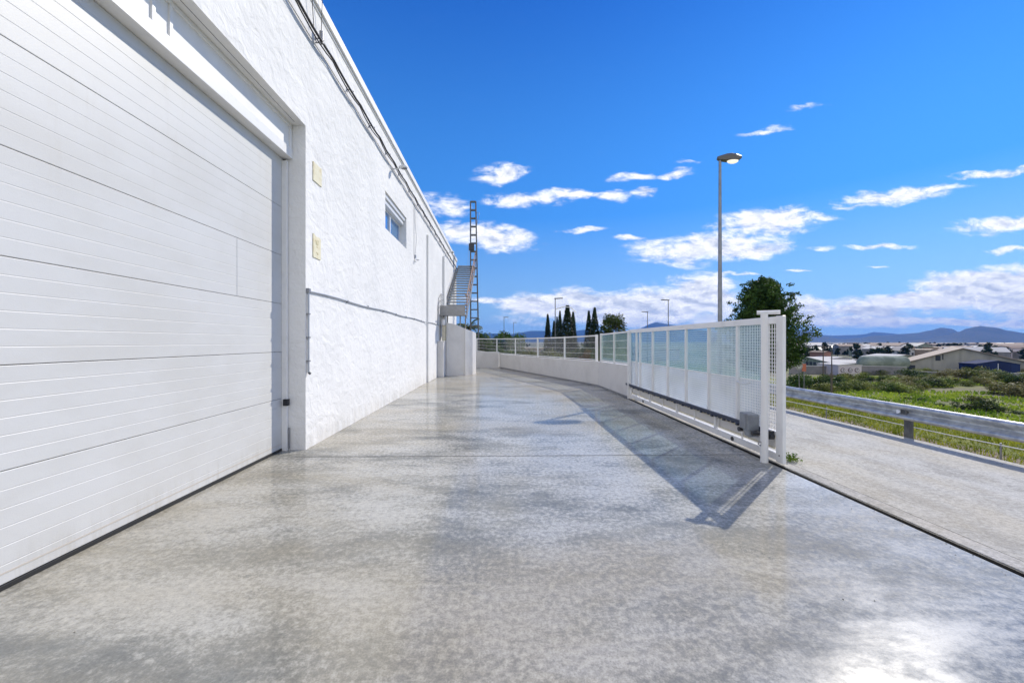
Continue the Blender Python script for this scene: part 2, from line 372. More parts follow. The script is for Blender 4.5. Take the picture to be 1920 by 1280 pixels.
class MB:
    def __init__(s): s.v = []; s.f = []; s.sm = []
    def add(s, vs, fs, smooth=False):
        o = len(s.v); s.v += [Vector(p) for p in vs]
        s.f += [tuple(i+o for i in f) for f in fs]; s.sm += [smooth]*len(fs)
        return s
    def box(s, x0, x1, y0, y1, z0, z1):
        vs = [(x0,y0,z0),(x1,y0,z0),(x1,y1,z0),(x0,y1,z0),(x0,y0,z1),(x1,y0,z1),(x1,y1,z1),(x0,y1,z1)]
        return s.add(vs, [(0,3,2,1),(4,5,6,7),(0,1,5,4),(1,2,6,5),(2,3,7,6),(3,0,4,7)])
    def obox(s, c, ax, hx, ay, hy, az, hz):
        c = Vector(c); ax = Vector(ax).normalized()*hx; ay = Vector(ay).normalized()*hy; az = Vector(az).normalized()*hz
        vs = [c-ax-ay-az, c+ax-ay-az, c+ax+ay-az, c-ax+ay-az, c-ax-ay+az, c+ax-ay+az, c+ax+ay+az, c-ax+ay+az]
        return s.add(vs, [(0,3,2,1),(4,5,6,7),(0,1,5,4),(1,2,6,5),(2,3,7,6),(3,0,4,7)])
    def bar(s, a, b, w_, h_, up=(0,0,1)):
        a = Vector(a); b = Vector(b); d = (b-a)
        u = Vector(up); sd_ = d.cross(u)
        if sd_.length < 1e-6: sd_ = Vector((1,0,0))
        sd_.normalize(); u = sd_.cross(d).normalized()
        return s.obox((a+b)/2, d, d.length/2, sd_, w_/2, u, h_/2)
    def tube(s, pts, r, n=10, cap=True, r2=None):
        pts = [Vector(p) for p in pts]; k = len(pts); rings = []
        prev = None
        for i, p in enumerate(pts):
            d = (pts[min(i+1,k-1)]-pts[max(i-1,0)]).normalized()
            if prev is None:
                a = d.orthogonal().normalized()
            else:
                a = (prev - d*prev.dot(d))
                a = a.normalized() if a.length > 1e-6 else d.orthogonal().normalized()
            prev = a; b = d.cross(a)
            rr = r if r2 is None else r+(r2-r)*i/(k-1)
            rings.append([p+(a*math.cos(2*PI*j/n)+b*math.sin(2*PI*j/n))*rr for j in range(n)])
        vs = [q for rg in rings for q in rg]
        fs = [(i*n+j, i*n+(j+1)%n, (i+1)*n+(j+1)%n, (i+1)*n+j) for i in range(k-1) for j in range(n)]
        s.add(vs, fs, n > 5)
        if cap:
            s.add(rings[0], [tuple(range(n-1,-1,-1))]); s.add(rings[-1], [tuple(range(n))])
        return s
    def extrude(s, prof, a, b, close=True, smooth=False):
        """prof: list of 3-D offsets; swept from a to b"""
        a = Vector(a); b = Vector(b); n = len(prof)
        vs = [a+Vector(p) for p in prof]+[b+Vector(p) for p in prof]
        rng = range(n) if close else range(n-1)
        s.add(vs, [(i, (i+1)%n, n+(i+1)%n, n+i) for i in rng], smooth)
        if close: s.add(vs[:n], [tuple(range(n-1,-1,-1))]); s.add(vs[n:], [tuple(range(n))])
        return s
    def ell(s, c, rx, ry, rz, nu=12, nv=8):
        c = Vector(c); vs = []; fs = []
        for i in range(nv+1):
            t = PI*i/nv
            for j in range(nu):
                p = 2*PI*j/nu
                vs.append(c+Vector((rx*math.sin(t)*math.cos(p), ry*math.sin(t)*math.sin(p), rz*math.cos(t))))
        for i in range(nv):
            for j in range(nu):
                fs.append((i*nu+j, (i+1)*nu+j, (i+1)*nu+(j+1)%nu, i*nu+(j+1)%nu))
        return s.add(vs, fs, True)
    def leaf(s, c, size, nrm=None, asp=.6):
        n_ = Vector((random.gauss(0,1), random.gauss(0,1), random.gauss(0,1)+.4)) if nrm is None else Vector(nrm)
        n_.normalize(); a = n_.orthogonal().normalized()
        a = (Matrix.Rotation(random.uniform(0, 2*PI), 3, n_) @ a); b = n_.cross(a)
        a *= size*.5; b *= size*.5*asp; c = Vector(c)
        return s.add([c-a, c+b, c+a, c-b], [(0,1,2,3)])
    def build(s, name, m, parent=None, loc=None, bevel=0.0, label=None):
        me = bpy.data.meshes.new(name)
        org = Vector(loc) if loc is not None else Vector((0,0,0))
        if parent is not None:
            org = Vector((0,0,0)); q = parent
            while q is not None: org += q.location; q = q.parent
        me.from_pydata([tuple(p-org) for p in s.v], [], s.f)
        me.polygons.foreach_set('use_smooth', s.sm)
        me.materials.append(M[m] if isinstance(m, str) else m)
        me.update()
        o = bpy.data.objects.new(name, me); col.objects.link(o)
        if parent is not None: o.parent = parent
        elif loc is not None: o.location = loc
        if bevel > 0:
            bv = o.modifiers.new('bevel', 'BEVEL'); bv.width = bevel; bv.segments = 2; bv.limit_method = 'ANGLE'
            bv.angle_limit = R(40)
        if label: o['label'] = label
        return o

def tag(o, label, cat, group=None):
    o['label'] = label; o['category'] = cat
    if group: o['group'] = group
    return o
def thing(name, label, cat, loc=(0,0,0), group=None):
    o = bpy.data.objects.new(name, None); o.location = loc; o.empty_display_size = .2
    col.objects.link(o); return tag(o, label, cat, group)
def struct(o): o['kind'] = 'structure'; return o
def stuff(o, label, cat): o['kind'] = 'stuff'; return tag(o, label, cat)
def kids(o): return [c for c in col.objects if c.parent == o]
def dup(o, loc, rz=0.0, sc=(1,1,1), label=None, group=None, ch=None):
    c = o.copy(); col.objects.link(c); c.location = loc; c.rotation_euler = (0, 0, rz); c.scale = sc
    if label: c['label'] = label
    if group: c['group'] = group
    for k in (ch if ch is not None else kids(o)):
        d = k.copy(); col.objects.link(d); d.parent = c
    return c

# ------------------------------------------------------------------ ground
XD = -3.20      # door plane
XW = -2.88      # facade plane
XG = 3.63       # gate plane
XR = 6.87       # guardrail
ZV = -7.0
def terr(x, y):
    d = max(x-8.4, y-31.0, -x-30, 0.0)
    t = min(d/30.0, 1.0); t = t*t*(3-2*t)
    z = -.13 + (ZV+.13)*t
    if d > 12:
        z += (mn.noise(Vector((x*.03, y*.03, 0)))*.55 + mn.noise(Vector((x*.11, y*.11, 5)))*.18)*min((d-12)/20, 1)
    elif x > 6.9:
        z += mn.noise(Vector((x*1.5, y*1.5, 2)))*.035
    return z
def axis(segs):
    out = []
    for a, b, st in segs:
        n_ = max(1, int(round((b-a)/st)))
        out += [a+(b-a)*i/n_ for i in range(n_)]
    out.append(segs[-1][1]); return out
xs = axis([(-9500,-1500,2000),(-1500,-100,200),(-100,-30,10),(-30,6.5,6),(6.5,10,.35),(10,40,2),(40,130,4),(130,400,20),(400,1500,110),(1500,9500,1500)])
ys = axis([(-200,-10,40),(-10,0,2),(0,16,.5),(16,40,2),(40,130,4),(130,400,20),(400,1500,110),(1500,9500,1500)])
mb = MB()
nx, ny = len(xs), len(ys)
mb.add([(x, y, terr(x, y)) for y in ys for x in xs], [(j*nx+i, j*nx+i+1, (j+1)*nx+i+1, (j+1)*nx+i) for j in range(ny-1) for i in range(nx-1)], True)
def mk_ground():
    m = bpy.data.materials.new('field_ground'); m.use_nodes = True
    t = m.node_tree; n = NT(t); b = t.nodes['Principled BSDF']
    P = n.n('ShaderNodeNewGeometry').outputs['Position']
    a = n.noise(P, .045, 6, .6); a2 = n.noise(P, .35, 6, .7); a3 = n.noise(P, 2.6, 5, .7)
    g = n.mix(n.ramp(a2, .35, .65), (.10, .13, .015, 1), (.25, .25, .040, 1))
    g = n.mix(n.ramp(a, .52, .66), g, (.20, .165, .09, 1))
    g = n.mix(n.math('MULTIPLY', n.ramp(a3, .42, .62), .55), g, (.045, .070, .015, 1))
    far = n.vmath('LENGTH', P)
    ft = n.noise(P, .006, 5, .65)
    fc = n.mix(n.ramp(ft, .42, .58), (.10, .105, .055, 1), (.20, .17, .115, 1))
    c = n.mix(n.ramp(far, 120, 190), g, fc)
    dirt = n.mix(n.ramp(n.noise(P, 6, 5, .7), .35, .65), (.16, .115, .07, 1), (.26, .205, .14, 1))
    x = n.vmath('DOT_PRODUCT', P, (1, 0, 0))
    near = n.math('MULTIPLY', n.ramp(n.math('ADD', x, n.math('MULTIPLY', a3, 1.3)), 8.15, 8.5, 1.0, 0.0), n.ramp(x, 6.0, 6.4))
    c = n.mix(near, c, dirt)
    t.links.new(c, b.inputs['Base Color']); b.inputs['Roughness'].default_value = .95
    bn = n.n('ShaderNodeBump'); bn.inputs['Strength'].default_value = .8; bn.inputs['Distance'].default_value = .12
    t.links.new(a3, bn.inputs['Height']); t.links.new(bn.outputs[0], b.inputs['Normal'])
    return m
M['ground'] = mk_ground()
struct(mb.build('ground', 'ground'))

# courtyard slab, slot of the gate track, road
XS0, XS1 = 3.555, 3.632
struct(MB().box(-30, XS0, -12, 30.8, -.13, 0).build('driveway', 'drive', bevel=.006))
mb = MB().box(XS1, 3.80, -12, 30.8, -.13, .004)
struct(mb.build('kerb_strip', 'kerb', bevel=.006))
# road with slightly ragged outer edge
mb = MB(); n_ = 160; yy = [-12+42.8*i/n_ for i in range(n_+1)]
xo = [6.78 + .05*mn.noise(Vector((y*1.3, 0, 0))) + .02*mn.noise(Vector((y*6, 3, 0))) for y in yy]
vs = []
for y, x in zip(yy, xo): vs += [(3.812, y, -.1), (3.812, y, 0), (x, y, 0), (x+.03, y, -.1)]
fs = []
for i in range(n_):
    for k in range(3): fs.append((i*4+k, i*4+k+1, i*4+5+k, i*4+4+k))
mb.add(vs, [tuple(reversed(f)) for f in fs]); struct(mb.build('road', 'road'))
struct(MB().box(XS0+.002, XS1-.012, -12, 30.8, -.128, -.07).box(XS1-.011, XS1-.001, -12, 30.8, -.127, -.006).build('slot_shade_liner', 'black'))  # black lining colours the gate slot dark in place of its shade
# contraction joints, each a narrow sealed strip
for (y0, x0, x1) in ((5.56, -2.86, 3.55), (13.2, -2.86, 3.3)):
    mb = MB(); pts = [(x0+(x1-x0)*i/40, y0-.02*i/40*4+.006*mn.noise(Vector((i*.7, y0, 0))), 0) for i in range(41)]
    for i in range(40):
        a, b = pts[i], pts[i+1]
        mb.add([(a[0], a[1]-.006, .003), (b[0], b[1]-.006, .003), (b[0], b[1]+.006, .003), (a[0], a[1]+.006, .003)], [(0,1,2,3)])
    struct(mb.build('expansion_joint', mat('joint_filler', (.06, .058, .05), .9)))

# ------------------------------------------------------------------ hills
M['hill'] = mat('wooded_hillside', (.012, .028, .030), .95, var=(.0022, (.035, .048, .045), .42, .6))
def ridge(name, D, prof, depth=1500, ztop_scale=1.0, seed=1):
    """prof: (px, py) crest points; the ridge is a real landform at distance D"""
    mb = MB(); xs_ = []
    a = prof[0][0]; b = prof[-1][0]; n_ = 170
    rows = [(-.75, 0), (-.5, .30), (-.32, .56), (-.18, .78), (-.07, .95), (0, 1), (.1, .93), (.4, .5), (1, 0)]
    P_ = []
    for i in range(n_+1):
        px = a+(b-a)*i/n_
        for k in range(len(prof)-1):
            if prof[k][0] <= px <= prof[k+1][0]: break
        t = (px-prof[k][0])/(prof[k+1][0]-prof[k][0]); t = t*t*(3-2*t)*.6+t*.4
        py = prof[k][1]*(1-t)+prof[k+1][1]*t
        h = (HOR-py)*D/FPX + CAMZ
        h = max(h, ZV)
        for (dd, hh) in rows:
            q = AT(px, HOR, D+dd*depth)
            nz_ = mn.fractal(Vector((q.x*.0016, q.y*.0016, seed)), 1, 2, 5)
            z = ZV + (h-ZV)*hh*(1+.22*nz_*(1 if abs(dd) > .02 else .10))
            P_.append((q.x, q.y, z if hh > 0 else ZV-2))
    m_ = len(rows)
    fs = [(i*m_+j, (i+1)*m_+j, (i+1)*m_+j+1, i*m_+j+1) for i in range(n_) for j in range(m_-1)]
    mb.add(P_, fs, True)
    return struct(mb.build(name, 'hill'))
ridge('hills', 7800, [(600,641),(800,628),(922,626),(960,627),(1003,621),(1021,621),(1050,625),(1078,621),(1097,619),(1130,624),(1180,622),(1200,617),(1218,608),(1233,604),(1248,608),(1275,612),(1300,619),(1400,630),(1480,632),(1532,628),(1560,630),(1600,629),(1617,628),(1640,623),(1665,625),(1700,629),(1800,630),(1950,632),(2300,610),(2700,641)], 1300, seed=3)
ridge('hills', 5200, [(1380,641),(1440,634),(1480,624),(1505,618),(1520,621),(1545,632),(1580,637),(1605,635),(1650,630),(1690,627),(1720,625),(1740,621),(1766,615),(1785,617),(1797,623),(1830,630),(1900,641)], 1100, seed=8)
ridge('hills', 4300, [(1690,641),(1740,637),(1775,630),(1797,624),(1815,617),(1839,614),(1866,615),(1892,621),(1920,625),(2000,630),(2100,618),(2300,622),(2500,641)], 1000, seed=11)

# ------------------------------------------------------------------ warehouse
BY0, BY1 = -7.0, 26.0
ZT = 6.82
wh = thing('white_warehouse', 'long white rendered warehouse with rolling garage door along the concrete driveway', 'warehouse', (XW, 9, 0))
DY0 = -.6; DY1 = OX(573, XW).y; DZ1 = 4.79
WY0 = OX(722.4, XW).y; WY1 = OX(762, XW).y; WZ0, WZ1 = 4.44, 5.38
def wall_holes(x, ycuts, zcuts, holes, depth):
    mb = MB()
    for i in range(len(ycuts)-1):
        for j in range(len(zcuts)-1):
            y0, y1, z0, z1 = ycuts[i], ycuts[i+1], zcuts[j], zcuts[j+1]
            ym, zm = (y0+y1)/2, (z0+z1)/2
            if any(h[0] < ym < h[1] and h[2] < zm < h[3] for h in holes): continue
            mb.add([(x, y0, z0), (x, y1, z0), (x, y1, z1), (x, y0, z1)], [(0,1,2,3)])
    for (y0, y1, z0, z1) in holes:
        d = depth
        mb.add([(x, y1, z0), (x-d, y1, z0), (x-d, y1, z1), (x, y1, z1)], [(0,1,2,3)])
        mb.add([(x, y0, z0), (x, y0, z1), (x-d, y0, z1), (x-d, y0, z0)], [(0,1,2,3)])
        mb.add([(x, y0, z1), (x, y1, z1), (x-d, y1, z1), (x-d, y0, z1)], [(0,1,2,3)])
        if z0 > .01: mb.add([(x, y0, z0), (x-d, y0, z0), (x-d, y1, z0), (x, y1, z0)], [(0,1,2,3)])
    return mb
mb = wall_holes(XW, [BY0, DY0, DY1, WY0, WY1, BY1], [-.1, DZ1, 4.9, ZT], [], .4)
# holes cut exactly on a shared grid
yc = [BY0, DY0, DY1, WY0, WY1, BY1]; zc = [-.1, WZ0, DZ1, WZ1, ZT]
mb = wall_holes(XW, yc, zc, [(DY0, DY1, -.1, DZ1), (WY0, WY1, WZ0, WZ1)], .40)
# far end and near end of the body, roof deck
mb.add([(XW, BY1, -.1), (XW-14, BY1, -.1), (XW-14, BY1, ZT), (XW, BY1, ZT)], [(0,1,2,3)])
mb.add([(XW, BY0, -.1), (XW, BY0, ZT), (XW-14, BY0, ZT), (XW-14, BY0, -.1)], [(0,1,2,3)])
mb.add([(XW-14, BY0, -.1), (XW-14, BY0, ZT), (XW-14, BY1, ZT), (XW-14, BY1, -.1)], [(0,1,2,3)])
mb.build('wall', 'stucco', wh)
mb = MB().box(XW-13.9, XW-.02, BY0+.02, BY1-.02, ZT-.12, ZT-.05)
mb.build('roof', 'grey_metal', wh)
mb = MB()
mb.box(XW-.36, XW+.055, BY0-.04, BY1+.05, ZT, ZT+.17)
mb.box(XW-.30, XW+.02, BY0-.03, BY1+.03, ZT-.045, ZT)
mb.build('coping', 'smooth_white', wh, bevel=.012)
# raised rendered bands towards the far end
PY0 = OX(800, XW).y; PY1 = OX(827, XW).y
mb = MB().box(XW-.05, XW+.07, PY0, PY1+.5, 0, 5.78)
mb.build('pilaster', 'stucco', wh, bevel=.01)
mb = MB().box(XW-.05, XW+.17, PY1, PY1+.7, 2.4, 5.75)
mb.build('pilaster', 'stucco', wh, bevel=.01)
# garage door: profiled sections
def xdoor(): return XD
gd = MB().box(XD-.08, XD-.06, DY0+.05, DY1-.1, .0, 4.4).build('garage_door', 'dark', wh)
GY1 = OX(530.5, XD).y; zj = [.036, .766, 1.447, 2.15, 2.86, 3.565, 4.285]
for k in range(6):
    z0, z1 = zj[k]+.0028, zj[k+1]-.0028
    pr = [(0, z0), (.022, z0), (.024, z0+.004)]
    nr = 6
    for i in range(1, nr):
        zz = z0+(z1-z0)*i/nr
        pr += [(.024, zz-.0045), (.0222, zz-.001), (.0222, zz+.001), (.024, zz+.0045)]
    pr += [(.024, z1-.004), (.022, z1), (0, z1)]
    mb = MB().extrude([(x_, 0, z_) for x_, z_ in pr], (XD-.024, DY0+.05, 0), (XD-.024, GY1, 0))
    mb.build('door_panel', 'door', gd)
# small inspection seam in the fourth panel
ys_ = OX(444.5, XD).y
MB().box(XD-.002, XD+.003, ys_-.004, ys_+.004, zj[3]+.01, zj[4]-.01).build('panel_seam', mat('seam_sealant', (.52, .52, .52), .6), gd)
MB().box(XD-.05, XD+.006, DY0+.05, GY1+.01, .0, .034).build('bottom_seal', 'black', gd, bevel=.004)
MB().box(XD+.0005, XD+.003, DY0+.05, GY1, .102, .112).build('bottom_rail', mat('tan_trim', (.52, .47, .40), .5), gd)
# frame and transom
mb = MB().box(XD-.06, XD+.055, GY1+.045, DY1+.002, 0, 4.285)
mb.box(XD-.0, XD+.075, DY1-.055, DY1-.012, 0, 4.25)
mb.build('door_frame', 'white_metal', wh, bevel=.003)
MB().box(XD-.03, XD+.028, GY1+.014, GY1+.0445, 0, 4.285).build('door_gap', 'black', wh)
tr_ = MB().box(XD-.09, XD+.11, DY0+.01, DY1-.003, 4.43, DZ1-.002).build('transom', 'smooth_white', wh)
mb = MB().box(XD-.06, XD+.135, DY0+.01, DY1-.004, 4.288, 4.43)
mb.build('transom_rail', 'white_metal', tr_, bevel=.006)
MB().box(XD+.108, XD+.130, DY0+.02, DY1-.006, DZ1-.05, DZ1-.004).build('transom_rail', 'white_metal', tr_, bevel=.004)
for px in (285, 318):
    y_ = OX(px, XD+.11).y
    MB().box(XD+.108, XD+.128, y_-.018, y_+.018, 4.432, DZ1-.052).build('transom_mullion', 'white_metal', tr_, bevel=.003)
MB().box(XD+.108, XD+.126, DY1-.06, DY1-.008, 4.432, DZ1-.052).build('transom_mullion', 'white_metal', tr_, bevel=.003)
MB().box(XW-.113, XW-.108, DY0+.05, DY1-.10, DZ1-.003, DZ1+.004).build('lintel_groove', 'galv_dark', wh)
# bracket and small bolt on the frame
zb = CAMZ-(752-HOR)/FPX*OX(543, XD+.08).y
MB().box(XD+.04, XD+.11, DY1-.10, DY1-.035, zb-.045, zb+.05).build('door_latch', 'black', wh, bevel=.006)
MB().tube([(XD+.09, DY1-.02, .02), (XD+.09, DY1-.02, .33)], .012).build('door_bolt', 'grey_metal', wh)

# window of the facade
xw0 = XW-.19
win = MB().box(xw0-.06, xw0, WY0+.003, WY1-.003, WZ0+.003, WZ0+.05).box(xw0-.06, xw0, WY0+.003, WY0+.055, WZ0+.05, WZ1-.28).box(xw0-.06, xw0, WY1-.055, WY1-.003, WZ0+.05, WZ1-.28).box(xw0-.06, xw0, WY0+.003, WY1-.003, WZ1-.28, WZ1-.235)
win.box(xw0-.055, xw0+.012, (WY0+WY1)/2-.045, (WY0+WY1)/2+.025, WZ0+.05, WZ1-.28)
wn = win.build('window', 'alu', wh, bevel=.004)
ym = (WY0+WY1)/2
MB().box(xw0-.04, xw0-.03, WY0+.055, ym-.045, WZ0+.05, WZ1-.28).build('pane', 'glass', wn)
MB().box(xw0-.05, xw0-.04, ym+.025, WY1-.055, WZ0+.05, WZ1-.28).build('pane', 'glass', wn)
MB().box(xw0-.06, xw0+.11, WY0+.004, WY1-.004, WZ1-.232, WZ1-.12).box(xw0-.06, xw0+.15, WY0+.004, WY1-.004, WZ1-.115, WZ1-.004).build('shutter_box', 'alu', wn, bevel=.012)
# dark interior so that nothing is seen through
MB().box(XW-.6, XW-.405, WY0-.1, WY1+.1, WZ0-.1, WZ1+.1).build('window_backing', 'dark', wn)

# ceramic plates
def zat(py, px, X=XW+.01):
    p = OX(px, X, py); return p.z
for (p0, p1, a, b, lab, q) in ((586, 602, 302, 337.5, 'plain square cream plaque high on the white wall beside the garage door', 0),
                               (586, 600, 437.5, 482, 'lower tall cream plaque with faint ochre relief on the white wall', 1)):
    y0, y1 = OX(p0, XW).y, OX(p1, XW).y
    z1, z0 = zat(a, p0), zat(b, p0)
    if q == 0:
        o = MB().box(XW, XW+.014, y0, y1, z0, z1).build('wall_plaque', 'ceramic', loc=(XW, y0, z0), bevel=.003)
        tag(o, lab, 'plaque', 'cream plaques on the wall')
    else:
        mb = MB(); zz = z1
        prof = [(y0, z0), (y1, z0), (y1, z1-.035), (y1-.05, z1-.02), (y0+.1, z1-.03), (y0+.03, z1), (y0, z1)]
        n_ = len(prof)
        mb.add([(XW, y, z) for y, z in prof]+[(XW+.014, y, z) for y, z in prof], [tuple(range(n_, 2*n_))]+[(i, (i+1)%n_, n_+(i+1)%n_, n_+i) for i in range(n_)])
        o = mb.build('wall_plaque', 'ceramic', loc=(XW, y0, z0)); tag(o, lab, 'plaque', 'cream plaques on the wall')
        c = Vector((XW+.013, (y0+y1)/2, z0))
        for (dy, dz, r_) in ((0, .24, .05), (-.03, .27, .03), (.035, .28, .03), (.0, .18, .022), (.02, .08, .03), (-.01, .09, .02)):
            MB().ell(c+Vector((0, dy, dz)), .006, r_, r_*.8, 10, 6).build('relief', 'ceramic_relief', o)

# conduit
y0 = OX(578, XW+.02).y; y1 = PY1+.2
cd = thing('electrical_conduit', 'grey conduit running from beside the door along the white wall', 'conduit', (XW, y0, 1.15))
MB().tube([(XW+.022, y0, 1.14), (XW+.022, y0, 2.35)], .016).build('conduit_pipe', 'conduit', cd)
pts = [(XW+.022+.0*i, y0+(y1-y0)*i/24, 2.35+.012*math.sin(i*1.1)-.0*i) for i in range(25)]
pts = [(x if y < PY0 else x+.075, y, z) for x, y, z in pts]
MB().tube(pts, .013).build('conduit_pipe', 'conduit', cd)
MB().box(XW, XW+.045, y0-.03, y0+.03, 2.325, 2.39).build('elbow_box', 'grey_metal', cd, bevel=.004)
for z in (1.3, 1.65, 2.0): MB().box(XW, XW+.042, y0-.028, y0+.028, z, z+.02).build('clamp', 'grey_metal', cd)
for i in range(1, 8): 
    y = y0+.35+i*1.15
    if y < PY0-.1: MB().box(XW, XW+.036, y, y+.02, 2.325, 2.37).build('clamp', 'grey_metal', cd)
MB().tube([(XW+.03, y0-.01, 1.14), (XW+.05, y0+.01, 1.12)], .02).build('end_cap', 'galv_dark', cd)

# overhead cables clipped below the coping
def cable(name, z, off, r, m, lab, seed, y0=-6, y1=25.7, sag=.05, group='cables under the roof edge', step=1.25):
    pts = []
    n_ = int((y1-y0)/step)
    for i in range(n_):
        for k in range(5):
            t = (i+k/5)/n_; y = y0+(y1-y0)*t
            s_ = 4*(k/5)*(1-k/5)
            pts.append((XW+off+.012*mn.noise(Vector((y*2, seed, 0)))+(.09 if y > PY0 and z < 5.7 else 0), y, z-sag*s_*(.6+.5*mn.noise(Vector((i*3.1, seed, 1))))))
    o = MB().tube(pts, r, 6).build(name, m, loc=(XW, y0, z)); return tag(o, lab, 'cable', group)
cable('overhead_cable', 6.30, .10, .020, 'cable', 'thick black cable sagging between clips under the roof edge', 1, sag=.06)
cable('overhead_cable', 6.27, .085, .011, 'cable', 'thin black cable twisted beside the thick one under the roof edge', 4, sag=.10)
cable('overhead_cable', 6.17, .04, .008, 'cable_grey', 'thin grey cable lowest of the run below the roof edge', 8, sag=.03)
mb_n = 0
for i in range(20):
    y = -6+1.25*i+1.0
    if y > 25: break
    mb = MB().tube([(XW-.0, y, 6.33), (XW+.09, y, 6.32)], .010, 6).box(XW, XW+.012, y-.025, y+.025, 6.29, 6.37)
    mb.tube([(XW+.10, y-.03, 6.25), (XW+.125, y, 6.29), (XW+.10, y+.03, 6.325)], .007, 5)
    o = mb.build('cable_clip', 'grey_metal', loc=(XW, y, 6.3))
    tag(o, 'small metal clip holding the cables to the wall under the roof edge', 'clip', 'cable clips')
# insulator can and wire loops near the top of the photo
y = OX(604, XW+.1).y
z = OX(604, XW+.1, 72).z
iso = thing('cable_insulator', 'short grey cylinder insulator on the cable run near the roof edge', 'insulator', (XW, y, z))
MB().tube([(XW+.09, y, z-.09), (XW+.09, y, z+.09)], .032, 12).build('body', 'grey_metal', iso)
MB().tube([(XW, y, z-.08), (XW+.09, y, z-.08)], .010, 6).build('bracket', 'grey_metal', iso)
y = OX(592, XW+.1).y
MB_ = MB().tube([(XW+.05, y+.05, 6.35), (XW+.06, y-.02, 6.65), (XW+.08, y-.06, 6.95), (XW+.10, y+.08, 7.1), (XW+.1, y+.22, 7.0), (XW+.07, y+.27, 6.7), (XW+.05, y+.29, 6.45)], .006, 6)
tag(MB_.build('looped_wire', 'cable', loc=(XW, y, 6.4)), 'thin dark wire looping over the coping near the top of the photo', 'wire')

# wall floodlights
def floodlight(px, py, sc, lab):
    p = OX(px, XW+.28, py)
    t_ = thing('wall_floodlight', lab, 'floodlight', (XW, p.y, p.z), 'lamps on arms under the roof edge')
    MB().tube([(XW, p.y-.02, p.z-.04), (XW+.16*sc, p.y, p.z-.02), (XW+.2*sc, p.y, p.z+.01)], .018, 8).build('arm', 'alu', t_)
    mb = MB().ell((XW+.28*sc, p.y, p.z+.02), .12*sc, .085*sc, .05*sc, 14, 8)
    mb.build('lamp_head', 'alu', t_)
    MB().ell((XW+.30*sc, p.y, p.z-.012), .085*sc, .06*sc, .03*sc, 12, 6).build('lens', 'grey_metal', t_)
floodlight(756, 316, 1.0, 'white floodlight on a short arm above the small window')
floodlight(846, 474, 1.1, 'small lamp on the roof edge above the steel stairs')
# hanging wire with sensor
p = OX(779, XW+.03, 488)
t_ = thing('hanging_sensor', 'small sensor hanging from a thin wire on the white wall right of the window', 'sensor', (XW, p.y, p.z))
MB().tube([(XW+.03, p.y-.08, 6.2), (XW+.02, p.y-.02, 5.6), (XW+.035, p.y+.14, 5.1), (XW+.02, p.y, p.z+.15)], .007, 6).build('wire', 'cable_grey', t_)
MB().tube([(XW+.012, p.y-.14, 6.2), (XW+.012, p.y-.14, p.z+.1)], .006, 6).build('wire', 'cable_grey', t_)
MB().tube([(XW+.03, p.y, p.z+.16), (XW+.03, p.y, p.z+.04)], .028, 10).build('socket', 'conduit', t_)
MB().ell((XW+.09, p.y+.03, p.z), .075, .05, .028, 12, 8).build('sensor_head', 'alu', t_)
MB().tube([(XW+.03, p.y-.02, p.z+.04), (XW+.07, p.y-.14, p.z-.1)], .02, 8).build('sensor_head', 'alu', t_)

# ------------------------------------------------------------------ steel stairs
st0 = AT(828, 594, 19.4)
SX0, SX1 = -2.78, -1.62
SY0 = 19.3; SZ0 = 2.83; SY1 = 26.0; SZ1 = 6.45
st = thing('steel_staircase', 'grey steel exterior staircase climbing along the far end of the white wall', 'staircase', (SX0, SY0, 0))
MB().box(SX0, SX1, SY0-1.0, SY0, SZ0, SZ0+.06).build('landing', 'stair', st, bevel=.006)
mb = MB().box(SX0, SX1, SY0-1.03, SY0-1.0, SZ0-.03, SZ0+.42); mb.build('landing_apron', 'stair', st, bevel=.005)
ns = 19
for i in range(ns):
    y = SY0+(SY1-SY0)*(i+.5)/ns; z = SZ0+.06+(SZ1-SZ0)*(i+1)/ns
    MB().box(SX0+.05, SX1-.05, y-.15, y+.16, z-.045, z).build('tread', 'stair', st)
for x in (SX0+.02, SX1-.02):
    MB().bar((x, SY0-.02, SZ0+.0), (x, SY1+.1, SZ1+.02), .03, .26).build('stringer', 'stair', st)
for x in (SX1-.01,):
    mb = MB().tube([(x, SY0-1.0, SZ0+.95), (x, SY0, SZ0+1.0), (x, SY1, SZ1+1.0), (x, SY1+.9, SZ1+1.0)], .024, 8)
    mb.tube([(x, SY0-1.0, SZ0+.5), (x, SY0, SZ0+.55), (x, SY1, SZ1+.55)], .016, 8)
    for i in range(6):
        t = i/5; y = SY0+(SY1-SY0)*t; z = SZ0+(SZ1-SZ0)*t
        mb.tube([(x, y, z), (x, y, z+1.0)], .018, 8)
    mb.build('handrail', 'copper', st)
x = SX0-.0
mb = MB()
for dz in (0, .32, .62):
    pts = []
    for k in range(9):
        a = PI*k/8
        pts.append((SX0+.04-.0*k, SY0-1.05-.55*math.sin(a*.5)**1.0*(1 if k < 8 else 1), SZ0+.15+dz*.8+.35*(1-math.cos(a*.5))))
    mb.tube([(SX0+.04, SY0-.2, SZ0+1.0-dz*.8), (SX0+.02, SY0-.8, SZ0+.98-dz*.8), (SX0, SY0-1.35, SZ0+.72-dz*.8), (SX0, SY0-1.6, SZ0+.35-dz*.8), (SX0, SY0-1.6, SZ0-.3)], .016, 8)
mb.tube([(SX0, SY0-1.6, SZ0-.5), (SX0, SY0-1.6, SZ0+.35)], .018, 8)
mb.tube([(SX0+.02, SY0-.8, SZ0-.1), (SX0+.02, SY0-.8, SZ0+1.0)], .018, 8)
mb.build('handrail', 'stair', st)
mb = MB()
for x in (SX0+.25, SX1-.3, SX1-.05): mb.tube([(x, SY0-.3, 0), (x, SY0-.3, SZ0)], .03, 8)
